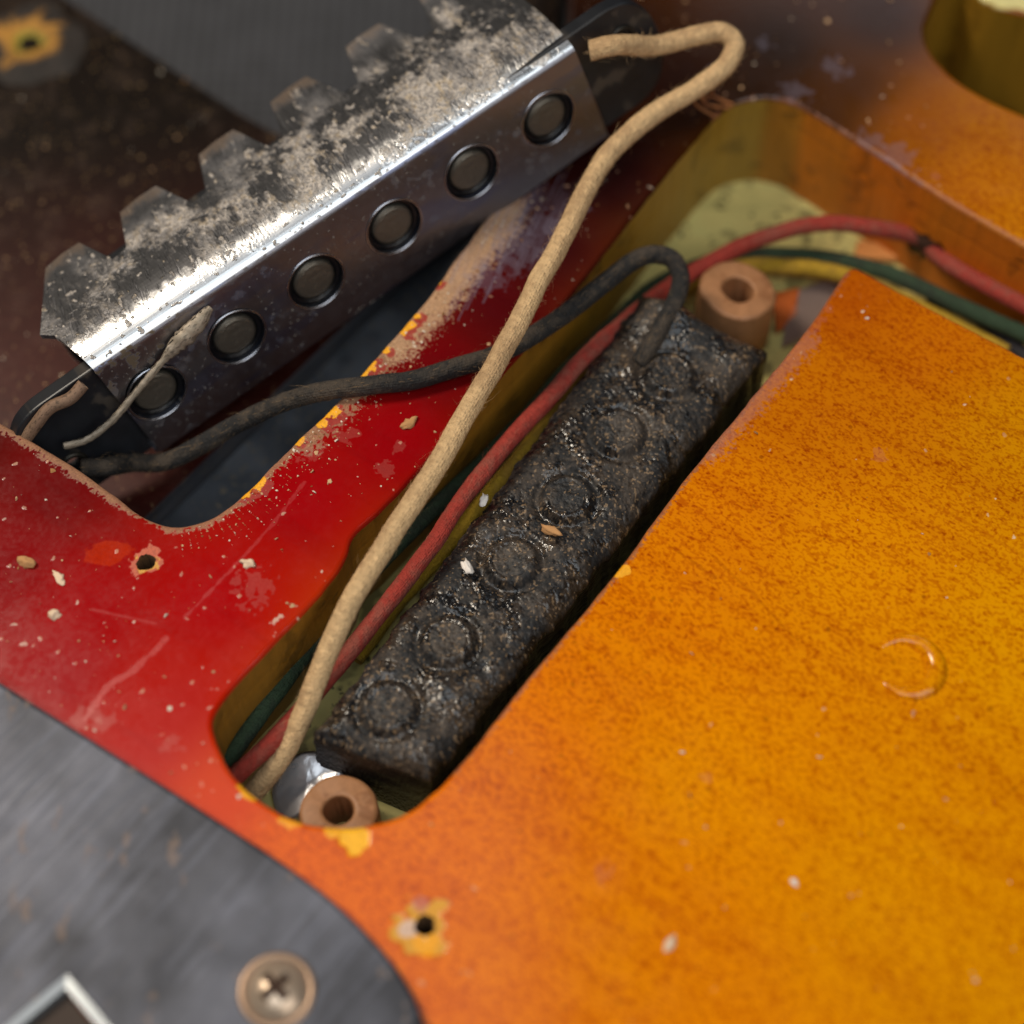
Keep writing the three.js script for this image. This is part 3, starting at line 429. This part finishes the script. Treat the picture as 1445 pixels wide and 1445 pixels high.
  const g2 = new THREE.ExtrudeGeometry(st(67, 7.0, POLE_Y), { depth: 1.4, bevelEnabled: true, bevelThickness: 0.2, bevelSize: 0.2, bevelSegments: 2, curveSegments: 16 }); g2.translate(0, 0, -A + 1.0); uvSet(g2, (x, y, z) => [x / 90, y / 24]); mesh('bobbin_plate', g2, fibre, local);
  const coil = new THREE.ExtrudeGeometry(st(64, 6.0, POLE_Y), { depth: A - 5, bevelEnabled: false, curveSegments: 16 }); coil.translate(0, 0, -A + 2.2); uvSet(coil, (x, y, z) => [x / 30, z / 6]);
  mesh('coil', coil, std(col(120, 52, 34), 0.8, { map: streakTex }), local);
  for (const sx of [-1, 1]) { const e = new THREE.TorusGeometry(1.45, 0.35, 10, 28); e.translate(sx * 40.5, POLE_Y + 2.6 * sx, -T - 0.4); mesh('eyelet', e, std(col(60, 56, 50), 0.4, { metalness: 0.7 }), local); }
  // ground lead: a flattened bare wire soldered to the claw bottom
  const W2 = [[-17.5, -3.2, 0.3], [-20, -3.6, 0.9], [-22.5, -4.2, 0.9], [-26, -5.3, 0.9], [-30, -6.6, 1.0], [-34, -8.0, 0.9], [-37.5, -8.6, 0.4], [-40, -7.6, 0.2]].map((p) => V3(...p)); const cv = new THREE.CatmullRomCurve3(W2); const gw = new THREE.TubeGeometry(cv, 60, 0.42, 10); { const p = gw.attributes.position; for (let i = 0; i < p.count; i++) { const t = Math.floor(i / 11) / 60, c = cv.getPointAt(t), k = (t < 0.34 ? 1 + 1.5 * Math.sin(Math.min(1, t / 0.34) * Math.PI) : 1) * (0.85 + 0.4 * vn(i * 0.3, 1)); p.setXYZ(i, c.x + (p.getX(i) - c.x) * k, c.y + (p.getY(i) - c.y) * k, c.z + (p.getZ(i) - c.z) * k * 0.8); } gw.computeVertexNormals(); }
  mesh('ground_lead', gw, std(col(168, 156, 138), 0.55, { metalness: 0.35, map: speckTex }), local);
  const W3 = [[-34, -2.2, -0.2], [-36, -2.6, 0], [-38.5, -2.4, -0.4], [-41, -3.4, -0.6], [-43.5, -5.0, -1.2]].map((p) => V3(...p)); mesh('solder_tail', new THREE.TubeGeometry(new THREE.CatmullRomCurve3(W3), 30, 0.75, 10), std(col(130, 105, 85), 0.7, { metalness: 0.2, map: speckTex }), local);
}

// ------------------------------------------------------------------ pickup sealed in black wax inside the second rout
{
  const h0 = -3.2, c00 = P(440, 1032, h0), c10 = P(606, 1096, h0), c01 = P(908, 408, h0), c11 = P(1084, 488, h0);
  const wp = thing('sealed_pickup', 'pickup coated in lumpy black wax inside the narrow cavity', 'pickup', V3(2, -DEPTH, 2));
  const NU = 420, NV = 130, pos = [], idx = [], idxS = [], sideV = [], uv = [], cl = [];
  const poles = [[548, 1000], [632, 905], [722, 795], [800, 705], [872, 612], [945, 530]].map(([x, y]) => P(x, y, h0));
  const lumps = [[630, 968, 2.4, 0.7], [785, 768, 1.8, 0.6], [745, 800, 2.0, 0.5], [560, 880, 2, 0.6], [690, 880, 2, 0.4], [830, 640, 2.2, 0.6], [905, 580, 2, 0.5], [940, 470, 2.4, 0.9], [990, 480, 2.2, 0.8], [1030, 510, 2.6, 0.7], [1000, 560, 2.2, 0.5], [520, 960, 1.6, 0.5], [600, 1050, 2.2, 0.4], [860, 700, 1.6, 0.5], [760, 640, 2, 0.5], [680, 740, 1.8, 0.5], [925, 440, 2.2, 1.0], [948, 436, 3.0, 1.6], [965, 450, 2.6, 0.9], [1055, 500, 2.0, 0.8]].map(([x, y, r, a]) => [P(x, y, h0), r, a]);
  const tmp = V3(0, 0, 0);
  for (let i = 0; i <= NU; i++) for (let j = 0; j <= NV; j++) {
    let u = i / NU, v = j / NV; const m = 0.14; // outer m of the range folds down as the sides
    const fu = (t) => Math.min(1, Math.max(0, (t - 0.04) / 0.92)), fv = (t) => Math.min(1, Math.max(0, (t - m) / (1 - 2 * m)));
    const uu = fu(u), vv = fv(v), du = Math.max(0, 0.04 - u, u - 0.96) / 0.04, dv = Math.max(0, m - v, v - 1 + m) / m;
    tmp.set(0, 0, 0).addScaledVector(c00, (1 - uu) * (1 - vv)).addScaledVector(c10, (1 - uu) * vv).addScaledVector(c01, uu * (1 - vv)).addScaledVector(c11, uu * vv); let x = tmp.x, z = tmp.z;
    const dist = Math.max(du, dv), edgeIn = Math.min(uu * 70, (1 - uu) * 70, vv * 14, (1 - vv) * 14);
    let y = h0 - 1.5 * Math.pow(1 - Math.min(1, edgeIn / 2.4), 2);
    y += 0.6 * (fbm(x * 0.28, z * 0.28, 3) - 0.5) + 0.30 * (fbm(x * 0.9 + 3, z * 0.9, 4) - 0.5) + 0.14 * (fbm(x * 2.6 + 3, z * 2.6, 3) - 0.5) + 0.06 * (vn(x * 6, z * 6) - 0.5);
    for (const p of poles) { const d = Math.hypot(x - p.x, z - p.z); y += 0.62 * sstep(3.2, 2.5, d) - 0.42 * Math.exp(-(((d - 3.5) / 0.45) ** 2)) + 0.12 * Math.exp(-(((d - 2.3) / 0.25) ** 2)); }
    for (const [p, r, a] of lumps) { const d = Math.hypot(x - p.x, z - p.z) / r; y += 0.75 * a * Math.exp(-d * d); }
    const ragged = 1.4 * (fbm(u * 40, v * 3 + 5, 4) - 0.5) * (vv === 0 || vv === 1 || uu === 0 || uu === 1 ? 1 : Math.max(0, 1 - edgeIn / 1.5));
    x += ragged * 0.6; z += ragged * 0.6 + (uu === 1 ? -1.2 * Math.max(0, fbm(vv * 8, 2, 3) - 0.45) : 0);
    if (dist > 0) { const yy = y; y = yy + (-DEPTH + 0.02 - yy) * Math.min(1, dist); x += 0.5 * (fbm(u * 60, y * 0.5 + v, 3) - 0.5); z += 0.5 * (fbm(u * 60 + 9, y * 0.5 + v, 3) - 0.5); }
    pos.push(x, y, z); uv.push(x / 40, z / 40);
    uv[uv.length - 2] = (x + 40) / 80; uv[uv.length - 1] = (z + 40) / 80;
    sideV.push(dist > 0.03);
  }
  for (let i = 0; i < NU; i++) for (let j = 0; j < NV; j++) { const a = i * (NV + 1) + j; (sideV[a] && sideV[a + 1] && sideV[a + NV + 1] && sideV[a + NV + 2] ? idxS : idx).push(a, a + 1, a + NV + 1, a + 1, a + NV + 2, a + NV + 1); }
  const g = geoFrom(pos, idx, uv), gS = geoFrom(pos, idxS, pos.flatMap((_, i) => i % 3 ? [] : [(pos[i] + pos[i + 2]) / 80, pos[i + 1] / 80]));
  const ct = texFrom(1536, 1536, (u, v) => { // black wax with brown dust and fibres caught in it
    const x = u * 80 - 40, z = v * 80 - 40, zone = fbm(x * 0.3 + 14, z * 0.3, 3), du = sstep(0.40, 0.62, zone * 0.5 + fbm(x * 2.2, z * 2.2, 4) * 0.5), gr = sstep(0.60, 0.70, fbm(x * 5.5 + 2, z * 5.5, 2)), fl = sstep(0.71, 0.78, fbm(x * 3.4 + 51, z * 3.4, 2)), b = 0.6 + 0.8 * vn(x * 6, z * 6), k = Math.min(1, 0.42 * du + 0.40 * gr * (0.35 + 0.65 * du));
    return [0.0085 * b + k * 0.085 + fl * 0.17, 0.0082 * b + k * 0.060 + fl * 0.108, 0.0088 * b + k * 0.040 + fl * 0.055];
  }, true);
  const rt = texFrom(1024, 1024, (u, v) => { const x = u * 80, z = v * 80, n = fbm(x * 0.45, z * 0.45, 3), f = fbm(x * 3, z * 3, 3); return [1, 0.16 + 0.6 * sstep(0.40, 0.60, n * 0.75 + f * 0.25), 0]; }, false, true);
  const bt = texFrom(1024, 1024, (u, v) => { const n = fbm(u * 240, v * 240, 3); return [n, n, n]; }, false, true);
  mesh('wax_coating', g, std(0xffffff, 1, { map: ct, roughnessMap: rt, bumpMap: bt, bumpScale: 0.00018 }), wp);
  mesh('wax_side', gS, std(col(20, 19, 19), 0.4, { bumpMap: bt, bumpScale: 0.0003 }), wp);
  poles.forEach((p, k) => { const pos2 = [], idx2 = [], cl2 = [], n = 40, m2 = 12; const y0 = h0 + 0.66; for (let j = 0; j <= m2; j++) for (let i = 0; i < n; i++) { const a = i / n * Math.PI * 2, r = 2.2 * j / m2, x = p.x + Math.cos(a) * r, z = p.z + Math.sin(a) * r; let lowf = 0.6 * (fbm(x * 0.28, z * 0.28, 3) - 0.5) + 0.30 * (fbm(x * 0.9 + 3, z * 0.9, 4) - 0.5); for (const [q, rr2, a2] of lumps) { const d = Math.hypot(x - q.x, z - q.z) / rr2; lowf += 0.75 * a2 * Math.exp(-d * d); } pos2.push(x, y0 + lowf + 0.16 * (fbm(x * 2.2, z * 2.2 + k, 3) - 0.5) - (j === m2 ? 0.4 : 0), z); const kk = sstep(0.5, 0.72, fbm(x * 3 + k * 5, z * 3, 3)); cl2.push(0.016 + kk * 0.05, 0.016 + kk * 0.04, 0.018 + kk * 0.03); } for (let j = 0; j < m2; j++) for (let i = 0; i < n; i++) { const a = j * n + i, b = j * n + (i + 1) % n; idx2.push(a, b, a + n, b, b + n, a + n); } mesh('pole_piece', geoFrom(pos2, idx2, pos2.flatMap((_, i) => i % 3 ? [] : [(pos2[i] + 40) / 80, (pos2[i + 2] + 40) / 80]), cl2), std(0xffffff, 0.62, { map: ct, bumpMap: bt, bumpScale: 0.00018 }), wp); });
}

// ------------------------------------------------------------------ wires
function wire(name, label, pts, rad, c, { category = 'wire', fuzz = 0, weave = 0.5, dirt = [0.06, 0.045, 0.03], dirtAmt = 0.35, rough = 0.85, group, hair } = {}) {
  const v = pts.map((p) => p.isVector3 ? p : P(p[0], p[1], p[2])), cv = new THREE.CatmullRomCurve3(v, false, 'centripetal'), len = cv.getLength(), n = Math.round(len / 0.28), m = 22;
  const base = v.reduce((a, b) => a.y < b.y ? a : b).clone(); base.y -= rad; const w = thing(name, label, category, base, group);
  const fr = cv.computeFrenetFrames(n, false), pos = [], idx = [], uv = [], cl = [];
  const sd = pts.length * 7.7 + rad * 31;
  for (let i = 0; i <= n; i++) {
    const t = i / n, N = fr.normals[i], B = fr.binormals[i], s = t * len, p = cv.getPointAt(t).addScaledVector(N, 0.4 * (fbm(s * 0.16 + sd, 2, 2) - 0.5)).addScaledVector(B, 0.4 * (fbm(s * 0.16 + sd, 7, 2) - 0.5));
    for (let j = 0; j <= m; j++) { const a = j / m * Math.PI * 2, aj = (j % m) / m; const lump = 0.93 + 0.14 * fbm(s * 0.25 + sd, Math.cos(a) + 2, 3), br = Math.sin(s * 7.5 + a * 3) * Math.sin(s * 7.5 - a * 3), nz = vn3(Math.cos(a) * 3 + sd, Math.sin(a) * 3 + 9, s * 2.2); const r = rad * (lump + 0.012 * br * weave + 0.05 * (nz - 0.5));
      const ca = Math.cos(a) * r, sa = Math.sin(a) * r; pos.push(p.x + N.x * ca + B.x * sa, p.y + N.y * ca + B.y * sa, p.z + N.z * ca + B.z * sa); uv.push(s / 8, j / m);
      const d = dirtAmt * sstep(0.42, 0.66, fbm(s * 0.12 + sd, Math.cos(a) * 0.8 + 3, 3) * 0.55 + vn3(Math.cos(a) * 2 + 1, Math.sin(a) * 2 + 1, s * 1.6) * 0.3 + vn3(Math.cos(a) * 5 + 1, Math.sin(a) * 5 + 1, s * 4) * 0.15), k = 0.84 + 0.16 * br * weave + 0.34 * (nz - 0.4); cl.push(...c.map((q, e) => (q * k) * (1 - d) + dirt[e] * d)); void aj; }
  }
  for (let i = 0; i < n; i++) for (let j = 0; j < m; j++) { const a = i * (m + 1) + j; idx.push(a, a + 1, a + m + 1, a + 1, a + m + 2, a + m + 1); }
  for (const e of [0, n]) { const p = cv.getPointAt(e / n), k = pos.length / 3; pos.push(p.x, p.y, p.z); uv.push(0, 0); cl.push(...c); for (let j = 0; j < m; j++) idx.push(k, e * (m + 1) + j, e * (m + 1) + j + 1); }
  const bodyMesh = mesh('sleeve', geoFrom(pos, idx, uv, cl), std(0xffffff, rough, { vertexColors: true, bumpMap: clothTex, bumpScale: 0.0004 }), w);
  if (fuzz) { // loose fibres standing off the cloth
    const hp = [], hi = []; for (let q = 0; q < fuzz; q++) { const t = rnd(), i = Math.min(n, Math.round(t * n)), p = cv.getPointAt(i / n), a = rnd() * Math.PI * 2, N = fr.normals[i], B = fr.binormals[i], T = fr.tangents[i]; const d = N.clone().multiplyScalar(Math.cos(a)).addScaledVector(B, Math.sin(a)), q0 = p.clone().addScaledVector(d, rad * 0.95), L = rr(0.15, 0.6) * (rnd() < 0.08 ? 2.5 : 1), tw = rr(-1, 1); const q1 = q0.clone().addScaledVector(d, L * 0.5).addScaledVector(T, L * tw * 0.7), q2 = q1.clone().addScaledVector(d, L * 0.25).addScaledVector(T, L * tw * 0.9 + rr(-0.2, 0.2)); const sd2 = T.clone().cross(d).multiplyScalar(0.022), k = hp.length / 3; for (const [c0, ww] of [[q0, 1], [q1, 0.8], [q2, 0.3]]) { hp.push(c0.x + sd2.x * ww, c0.y + sd2.y * ww, c0.z + sd2.z * ww, c0.x - sd2.x * ww, c0.y - sd2.y * ww, c0.z - sd2.z * ww); } hi.push(k, k + 1, k + 2, k + 1, k + 3, k + 2, k + 2, k + 3, k + 4, k + 3, k + 5, k + 4); }
    const f = mesh('fuzz', geoFrom(hp, hi), std(new THREE.Color().setRGB(...(hair ?? c.map((q) => q * 0.9))), 0.9), w); f.userData = { kind: 'stuff' };
  }
  void bodyMesh; return w;
}
const clothTex = texFrom(256, 256, (u, v) => { const a = Math.sin((u * 34 + v * 12) * Math.PI * 2), b = Math.sin((u * 34 - v * 12) * Math.PI * 2), n = 0.45 + 0.08 * a * b + 0.6 * (fbm(u * 40, v * 24, 4) - 0.5); return [n, n, n]; }, false, true);
wire('cloth_wire', 'cream cloth covered wire looping from the loose pickup down into the cavity',
  [L2W(35.5, -3.6, 0.9), L2W(37.5, -3.8, 2.2), [930, 64, 13.2], [985, 50, 13.4], [1020, 46, 13.2], [1038, 62, 12.6], [1026, 92, 11.8], [985, 122, 11], [925, 158, 10], [868, 208, 9], [830, 262, 8.2], [795, 330, 7.4], [752, 415, 6.4], [705, 502, 5.5], [655, 590, 4.6], [605, 672, 3.6], [548, 762, 2.2], [500, 842, 0.4], [468, 908, -2], [441, 972, -4.6], [416, 1030, -7.4], [386, 1084, -10.4], [350, 1130, -13.2]], 1.2, S(222, 184, 134), { fuzz: 3200, dirtAmt: 0.45, dirt: [0.26, 0.14, 0.065], hair: S(214, 180, 135) });
wire('cloth_wire', 'black cloth covered wire bridging from the loose pickup to the waxed pickup',
  [L2W(-40, -11.5, 0.6), L2W(-37.5, -12.6, 1.6), [185, 654, -9.5], [232, 652, -8], [285, 628, -6], [340, 596, -4], [400, 568, -1.6], [460, 552, 0.6], [520, 543, 1.5], [575, 537, 1.35], [640, 519, 1.3], [700, 500, 1.3], [750, 475, 1.4], [800, 440, 1.2], [850, 400, 1.0], [890, 372, 0.8], [922, 360, 0.5], [948, 366, 0.1], [960, 390, -0.8], [957, 416, -1.4], [946, 442, -1.9], [932, 466, -2.2], [914, 492, -2.8], [900, 512, -3.8]], 1.1, S(34, 32, 31), { fuzz: 1500, dirt: [0.12, 0.085, 0.055], dirtAmt: 0.42, hair: S(130, 105, 75) });
wire('cloth_wire', 'faded red cloth covered wire running the length of the cavity',
  [[290, 1140, -10], [330, 1095, -9], [380, 1050, -8], [440, 985, -7], [540, 860, -6], [610, 770, -5.5], [680, 668, -5], [750, 590, -5], [820, 512, -5], [900, 437, -6], [985, 381, -7.5], [1080, 333, -7.5], [1170, 315, -7], [1235, 321, -7.6], [1272, 329, -9.2], [1298, 337, -10.2], [1311, 347, -10.7], [1322, 360, -9.9], [1345, 377, -9.0], [1390, 402, -8.7], [1445, 430, -8.2], [1560, 492, -8]], 1.02, S(166, 54, 40), { fuzz: 1400, dirt: [0.25, 0.085, 0.055], dirtAmt: 0.6, hair: S(170, 95, 75) });
wire('cloth_wire', 'dark green cloth covered wire beside the red wire in the cavity',
  [[285, 1125, -12.5], [330, 1060, -10.5], [378, 992, -9.6], [432, 918, -9.2], [492, 842, -9.2], [552, 776, -9.2], [615, 716, -9.4], [680, 655, -9.6], [740, 592, -9.2], [800, 524, -9.2], [860, 462, -10], [930, 402, -11.5], [1010, 368, -12.6], [1090, 360, -12.6], [1180, 367, -12], [1260, 388, -11.4], [1340, 424, -11.2], [1445, 470, -11.2], [1560, 530, -11.2]], 1.0, S(50, 70, 46), { fuzz: 1200, dirt: [0.02, 0.022, 0.015], dirtAmt: 0.6 });
wire('cloth_wire', 'ochre yellow cloth covered wire half hidden under the waxed pickup',
  [[500, 930, -13], [560, 850, -12], [636, 764, -10.4], [698, 690, -8.6], [745, 632, -8.6], [796, 566, -10], [860, 490, -12.5], [950, 420, -13.6], [1010, 388, -13.4], [1065, 376, -12.6], [1130, 378, -12], [1200, 390, -11.8], [1300, 436, -12.6], [1420, 500, -13]], 1.05, S(190, 150, 34), { fuzz: 500, dirt: [0.30, 0.16, 0.03], dirtAmt: 0.5 });
wire('cloth_wire', 'short black wire under the green wire by the wire channel', [[1310, 418, -14.6], [1360, 436, -14.2], [1400, 460, -14], [1440, 494, -14], [1500, 545, -14.4]], 0.95, S(52, 48, 52), { fuzz: 120 });
{ // frayed threads near the loop of the cream wire, lying on the body
  const tl = [[[985, 118, 10.2], [990, 140, 4], [1005, 150, 0.3], [1030, 152, 0.2]], [[1000, 112, 10.5], [1002, 130, 5], [1015, 140, 0.3], [1035, 148, 0.2]], [[975, 126, 9.5], [985, 150, 2], [1010, 165, 0.2]], [[1008, 120, 8], [1000, 138, 2.5], [985, 136, 0.3]]];
  const gs = tl.map((l) => new THREE.TubeGeometry(new THREE.CatmullRomCurve3(l.map((p) => P(...p))), 24, 0.16, 6));
  solo('frayed_thread', mergeGeometries(gs), std(col(165, 105, 60), 0.9), 'frayed brown threads hanging under the loop of the cream wire', 'threads');
}

// ------------------------------------------------------------------ rubber tubes, metal strip
function rubberTube(px, py, hTop, tilt, label, r1 = 4.75, r0 = 1.9) {
  const c = P(px, py, hTop), H = hTop + DEPTH; const pr = [[r0, -H], [r0, -0.35], [r0 + 0.25, -0.05], [r0 + 0.6, 0], [r1 - 0.6, 0], [r1 - 0.18, -0.12], [r1, -0.55], [r1 + 0.05, -H * 0.5], [r1 + 0.1, -H], [r0, -H]].map((p) => new THREE.Vector2(...p));
  const g = new THREE.LatheGeometry(pr, 72), a = g.attributes.position; for (let i = 0; i < a.count; i++) { const y = a.getY(i), k = 1 + 0.03 * (vn(a.getX(i) + px, a.getZ(i)) - 0.5); const cut = 0.5 * (fbm(a.getX(i) * 0.35, a.getZ(i) * 0.35, 2) - 0.5) * (y > -1 ? 1 : 0); a.setXYZ(i, a.getX(i) * k + tilt[0] * (y + H), y + cut + (y > -1 ? tilt[2] * a.getX(i) + tilt[3] * a.getZ(i) : 0), a.getZ(i) * k + tilt[1] * (y + H)); }
  g.translate(c.x - tilt[0] * H, c.y, c.z - tilt[1] * H); g.computeVertexNormals();
  solo('rubber_tube', g, tubeMat, label, 'rubber tube');
}
const tubeTex = texFrom(512, 256, (u, v) => { const n = fbm(u * 40, v * 20, 5), d = sstep(0.6, 0.75, fbm(u * 18 + 4, v * 9, 4)); return [0.36, 0.165, 0.07].map((c, i) => c * (0.8 + 0.4 * n) * (1 - 0.35 * d * (0.6 + 0.2 * i))); }, true, true);
const tubeMat = std(0xffffff, 0.55, { map: tubeTex, bumpMap: tubeTex, bumpScale: 0.0001 });
rubberTube(1042, 408, -6.6, [0.02, 0.02, -0.16, 0.10], 'tan rubber tube spacer beside the black wire in the cavity corner');
rubberTube(478, 1143, -8.5, [0, 0, 0.0, 0.05], 'tan rubber tube spacer standing by the silver metal strip', 4.2, 1.55);
{ // bright metal strip bent up beside the lower tube
  const pts = [[384, 1118, -15.2], [398, 1082, -13.5], [428, 1062, -12], [470, 1066, -11.6], [486, 1086, -12], [470, 1118, -12.6], [425, 1150, -13.5], [400, 1158, -14.5]]; const poly = pts.map((p) => P(...p)), c = poly.reduce((a, b) => a.add(b), V3(0, 0, 0)).multiplyScalar(1 / 8);
  const pos = [], idx = [], rings = 6, n = 48, cv = new THREE.CatmullRomCurve3(poly, true); for (let j = 0; j <= rings; j++) for (let i = 0; i < n; i++) { const q = cv.getPoint(i / n), k = j / rings, x = c.x + (q.x - c.x) * k, z = c.z + (q.z - c.z) * k; pos.push(x, c.y + (q.y - c.y) * k + 0.15 * (1 - k * k) + 0.9 * (fbm(x * 0.35 + 4, z * 0.35, 3) - 0.5), z); }
  for (let i = 0; i < n; i++) { const q = cv.getPoint(i / n); pos.push(q.x, -DEPTH + 0.02, q.z); }
  for (let j = 0; j <= rings; j++) for (let i = 0; i < n; i++) { const a = j * n + i, b = j * n + (i + 1) % n; idx.push(a, b, a + n, b, b + n, a + n); }
  solo('metal_strip', geoFrom(pos, idx, pos.flatMap((_, i) => i % 3 ? [] : [pos[i] / 30, pos[i + 2] / 30])), std(col(215, 215, 218), 0.4, { metalness: 0.55, roughnessMap: noiseCol(256, 256, 12, 12, 0.6, 1), bumpMap: noiseCol(256, 256, 30, 30, 0, 1), bumpScale: 0.0001 }), 'silver metal strip showing at the lower end of the cavity', 'metal strip');
}
{ // scraps of tape and bare wood on the cavity floor by the channel
  const scrap = (name, px, h, m, label, cat) => { const poly = px.map((p) => P(p[0], p[1], h)); const sh = new THREE.Shape(poly.map((p) => new THREE.Vector2(p.x, -p.z))); const g = new THREE.ExtrudeGeometry(sh, { depth: 0.6, bevelEnabled: true, bevelThickness: 0.25, bevelSize: 0.25, bevelSegments: 3, steps: 1 }); g.rotateX(-Math.PI / 2); g.translate(0, h, 0); g.computeBoundingBox(); return solo(name, g, m, label, cat); };
  scrap('clear_sleeve', [[1128, 415], [1165, 402], [1200, 408], [1195, 440], [1150, 470], [1105, 490], [1110, 460]], -DEPTH + 0.3, std(col(190, 165, 155), 0.25, { bumpMap: noiseCol(128, 128, 20, 20, 0, 1), bumpScale: 0.0006 }), 'pinkish grey plastic scrap between the upper tube and the amber edge', 'plastic scrap');
  scrap('tape_scrap', [[1212, 346], [1262, 352], [1262, 368], [1206, 366]], -DEPTH + 0.3, std(col(225, 150, 80), 0.6, { map: speckTex }), 'pale orange scrap lying under the red wire in the channel', 'scrap');
  scrap('tape_scrap', [[1092, 420], [1126, 412], [1122, 450], [1096, 470]], -DEPTH + 0.3, std(col(190, 92, 20), 0.6, { map: speckTex }), 'rusty orange scrap beside the upper rubber tube', 'scrap');
}

// ------------------------------------------------------------------ crumbs and lint
function crumbGeo(r, seed, flatk = 0.6) { const g = mergeVertices(new THREE.IcosahedronGeometry(1, 2).deleteAttribute('uv').deleteAttribute('normal')); const a = g.attributes.position; for (let i = 0; i < a.count; i++) { const x = a.getX(i), y = a.getY(i), z = a.getZ(i), k = r * (0.25 + 1.1 * vn3(x * 2.1 + seed, y * 2.1 + seed, z * 2.1 + seed) + 0.25 * vn3(x * 6 + seed, y * 6, z * 6)); a.setXYZ(i, x * k, y * k * flatk, z * k); } g.computeVertexNormals(); return g; }
const crumbMats = [S(226, 196, 165), S(190, 140, 90), S(235, 225, 215), S(120, 84, 52)].map((c) => std(new THREE.Color().setRGB(...c), 0.9));
[['wood_crumb', 349, 795, 0, 0.85, 0, 'pale wood crumb on the red lacquer between the two cavities', 'crumb'],
 ['wood_crumb', 578, 598, 0, 0.75, 1, 'brown crumb on the red lacquer near the black wire', 'crumb'],
 ['wood_crumb', 76, 868, 0, 0.7, 0, 'pale oval crumb on the red lacquer by the control plate', 'crumb'],
 ['wood_crumb', 38, 795, 0, 0.95, 1, 'yellowish crumb on the red lacquer beside the screw hole', 'crumb'],
 ['wood_crumb', 84, 815, 0, 0.7, 0, 'long flat pale flake on the red lacquer beside the yellowish crumb', 'crumb'],
 ['paint_flake', 660, 801, -2.3, 0.8, 2, 'white flake on the black wax of the sealed pickup', 'flake'],
 ['paint_flake', 683, 706, -3.0, 0.7, 2, 'white lint scrap at the waxed edge beside the yellow wire', 'lint'],
 ['wood_crumb', 779, 750, -2.4, 0.8, 1, 'brown crumb stuck in the black wax between two bumps', 'crumb'],
 ['wood_crumb', 945, 1332, 0, 0.65, 0, 'pale crumb on the amber lacquer near the broken screw hole', 'crumb'],
 ['wood_crumb', 1121, 1246, 0, 0.45, 2, 'small white crumb alone on the amber lacquer', 'crumb'],
 ['wood_splinter', 232, 706, -19.8, 1.1, 1, 'wood splinter at the edge of the drilled hole in the first cavity', 'splinter'],
 ['wax_crumb', 66, 575, -12, 0.9, 3, 'dirt crumb beside the end of the loose pickup', 'crumb'],
].forEach(([n, x, y, h, r, m, l, c], i) => { const g = crumbGeo(r, i * 3.1, i === 4 ? 0.3 : 0.6); g.scale(1 + 0.5 * rnd(), 1, 0.7); g.rotateY(rnd() * 6); const p = P(x, y, h); g.translate(p.x, p.y + 0.2 * r, p.z); solo(n, g, crumbMats[m], l, c); });
function grit(name, label, n, place, rmin, rmax) {
  const base = crumbGeo(MM, 5); base.deleteAttribute; const im = new THREE.InstancedMesh(base, std(0xffffff, 0.95), n); im.name = name; shade(im); const M = new THREE.Matrix4(), q = new THREE.Quaternion(), e = new THREE.Euler(), c = new THREE.Color();
  for (let i = 0; i < n; i++) { const p = place(i); e.set(rnd() * 6, rnd() * 6, rnd() * 6); q.setFromEuler(e); const r = rmin + (rmax - rmin) * Math.pow(rnd(), 4); M.compose(p.clone().multiplyScalar(MM), q, V3(r, r * 0.6, r)); im.setMatrixAt(i, M); const k = rnd(); c.setRGB(...(k < 0.5 ? S(200, 160, 118) : k < 0.75 ? S(160, 112, 66) : S(226, 212, 190))); im.setColorAt(i, c); }
  im.userData = { kind: 'stuff', label, category: 'dust' }; scene.add(im);
}
const inPoly = (p, poly) => { let c = false; for (let i = 0, j = poly.length - 1; i < poly.length; j = i++) { const a = poly[i], b = poly[j]; if ((a.z > p.z) !== (b.z > p.z) && p.x < (b.x - a.x) * (p.z - a.z) / (b.z - a.z) + a.x) c = !c; } return c; };
const cavOut = off(cavPath, cN, cS, 0.6), farOut = off(farPath, fN, fS, 0.6);
grit('dust_grains', 'fine pale dust grains scattered over the lacquered top', 400, () => { for (;;) { const x = rr(-20, 1460), y = rr(-10, 1460), p = P(x, y, 0.02); const amber = burst(p.x, p.z)[1] > 0.1; if (amber && rnd() < 0.9) continue; if (!inPoly(p, outerPoly) || inPoly(p, cavOut) || inPoly(p, farOut)) continue; if (y > 960 + x * 0.66) continue; return p; } }, 0.05, 0.32);
grit('pocket_dust', 'golden dust grains settled in the dark neck pocket', 200, () => { for (;;) { const p = P(rr(-10, 420), rr(20, 620), POCKET + 0.03); if (inPoly(p, pocketPoly)) return p; } }, 0.06, 0.3);
grit('rim_dust', 'brown dust heaped along the rim of the first cavity', 1500, () => { const i = Math.floor(rr(routPath.length * 0.33, routPath.length * 0.80)), d = RIM + 0.1 + Math.abs(rr(-1, 1) * rr(0, 1)) * 5.5; return V3(routPath[i].x + rN[i][0] * rS * d, 0.02, routPath[i].z + rN[i][1] * rS * d); }, 0.04, 0.16);

renderer.render(scene, camera);
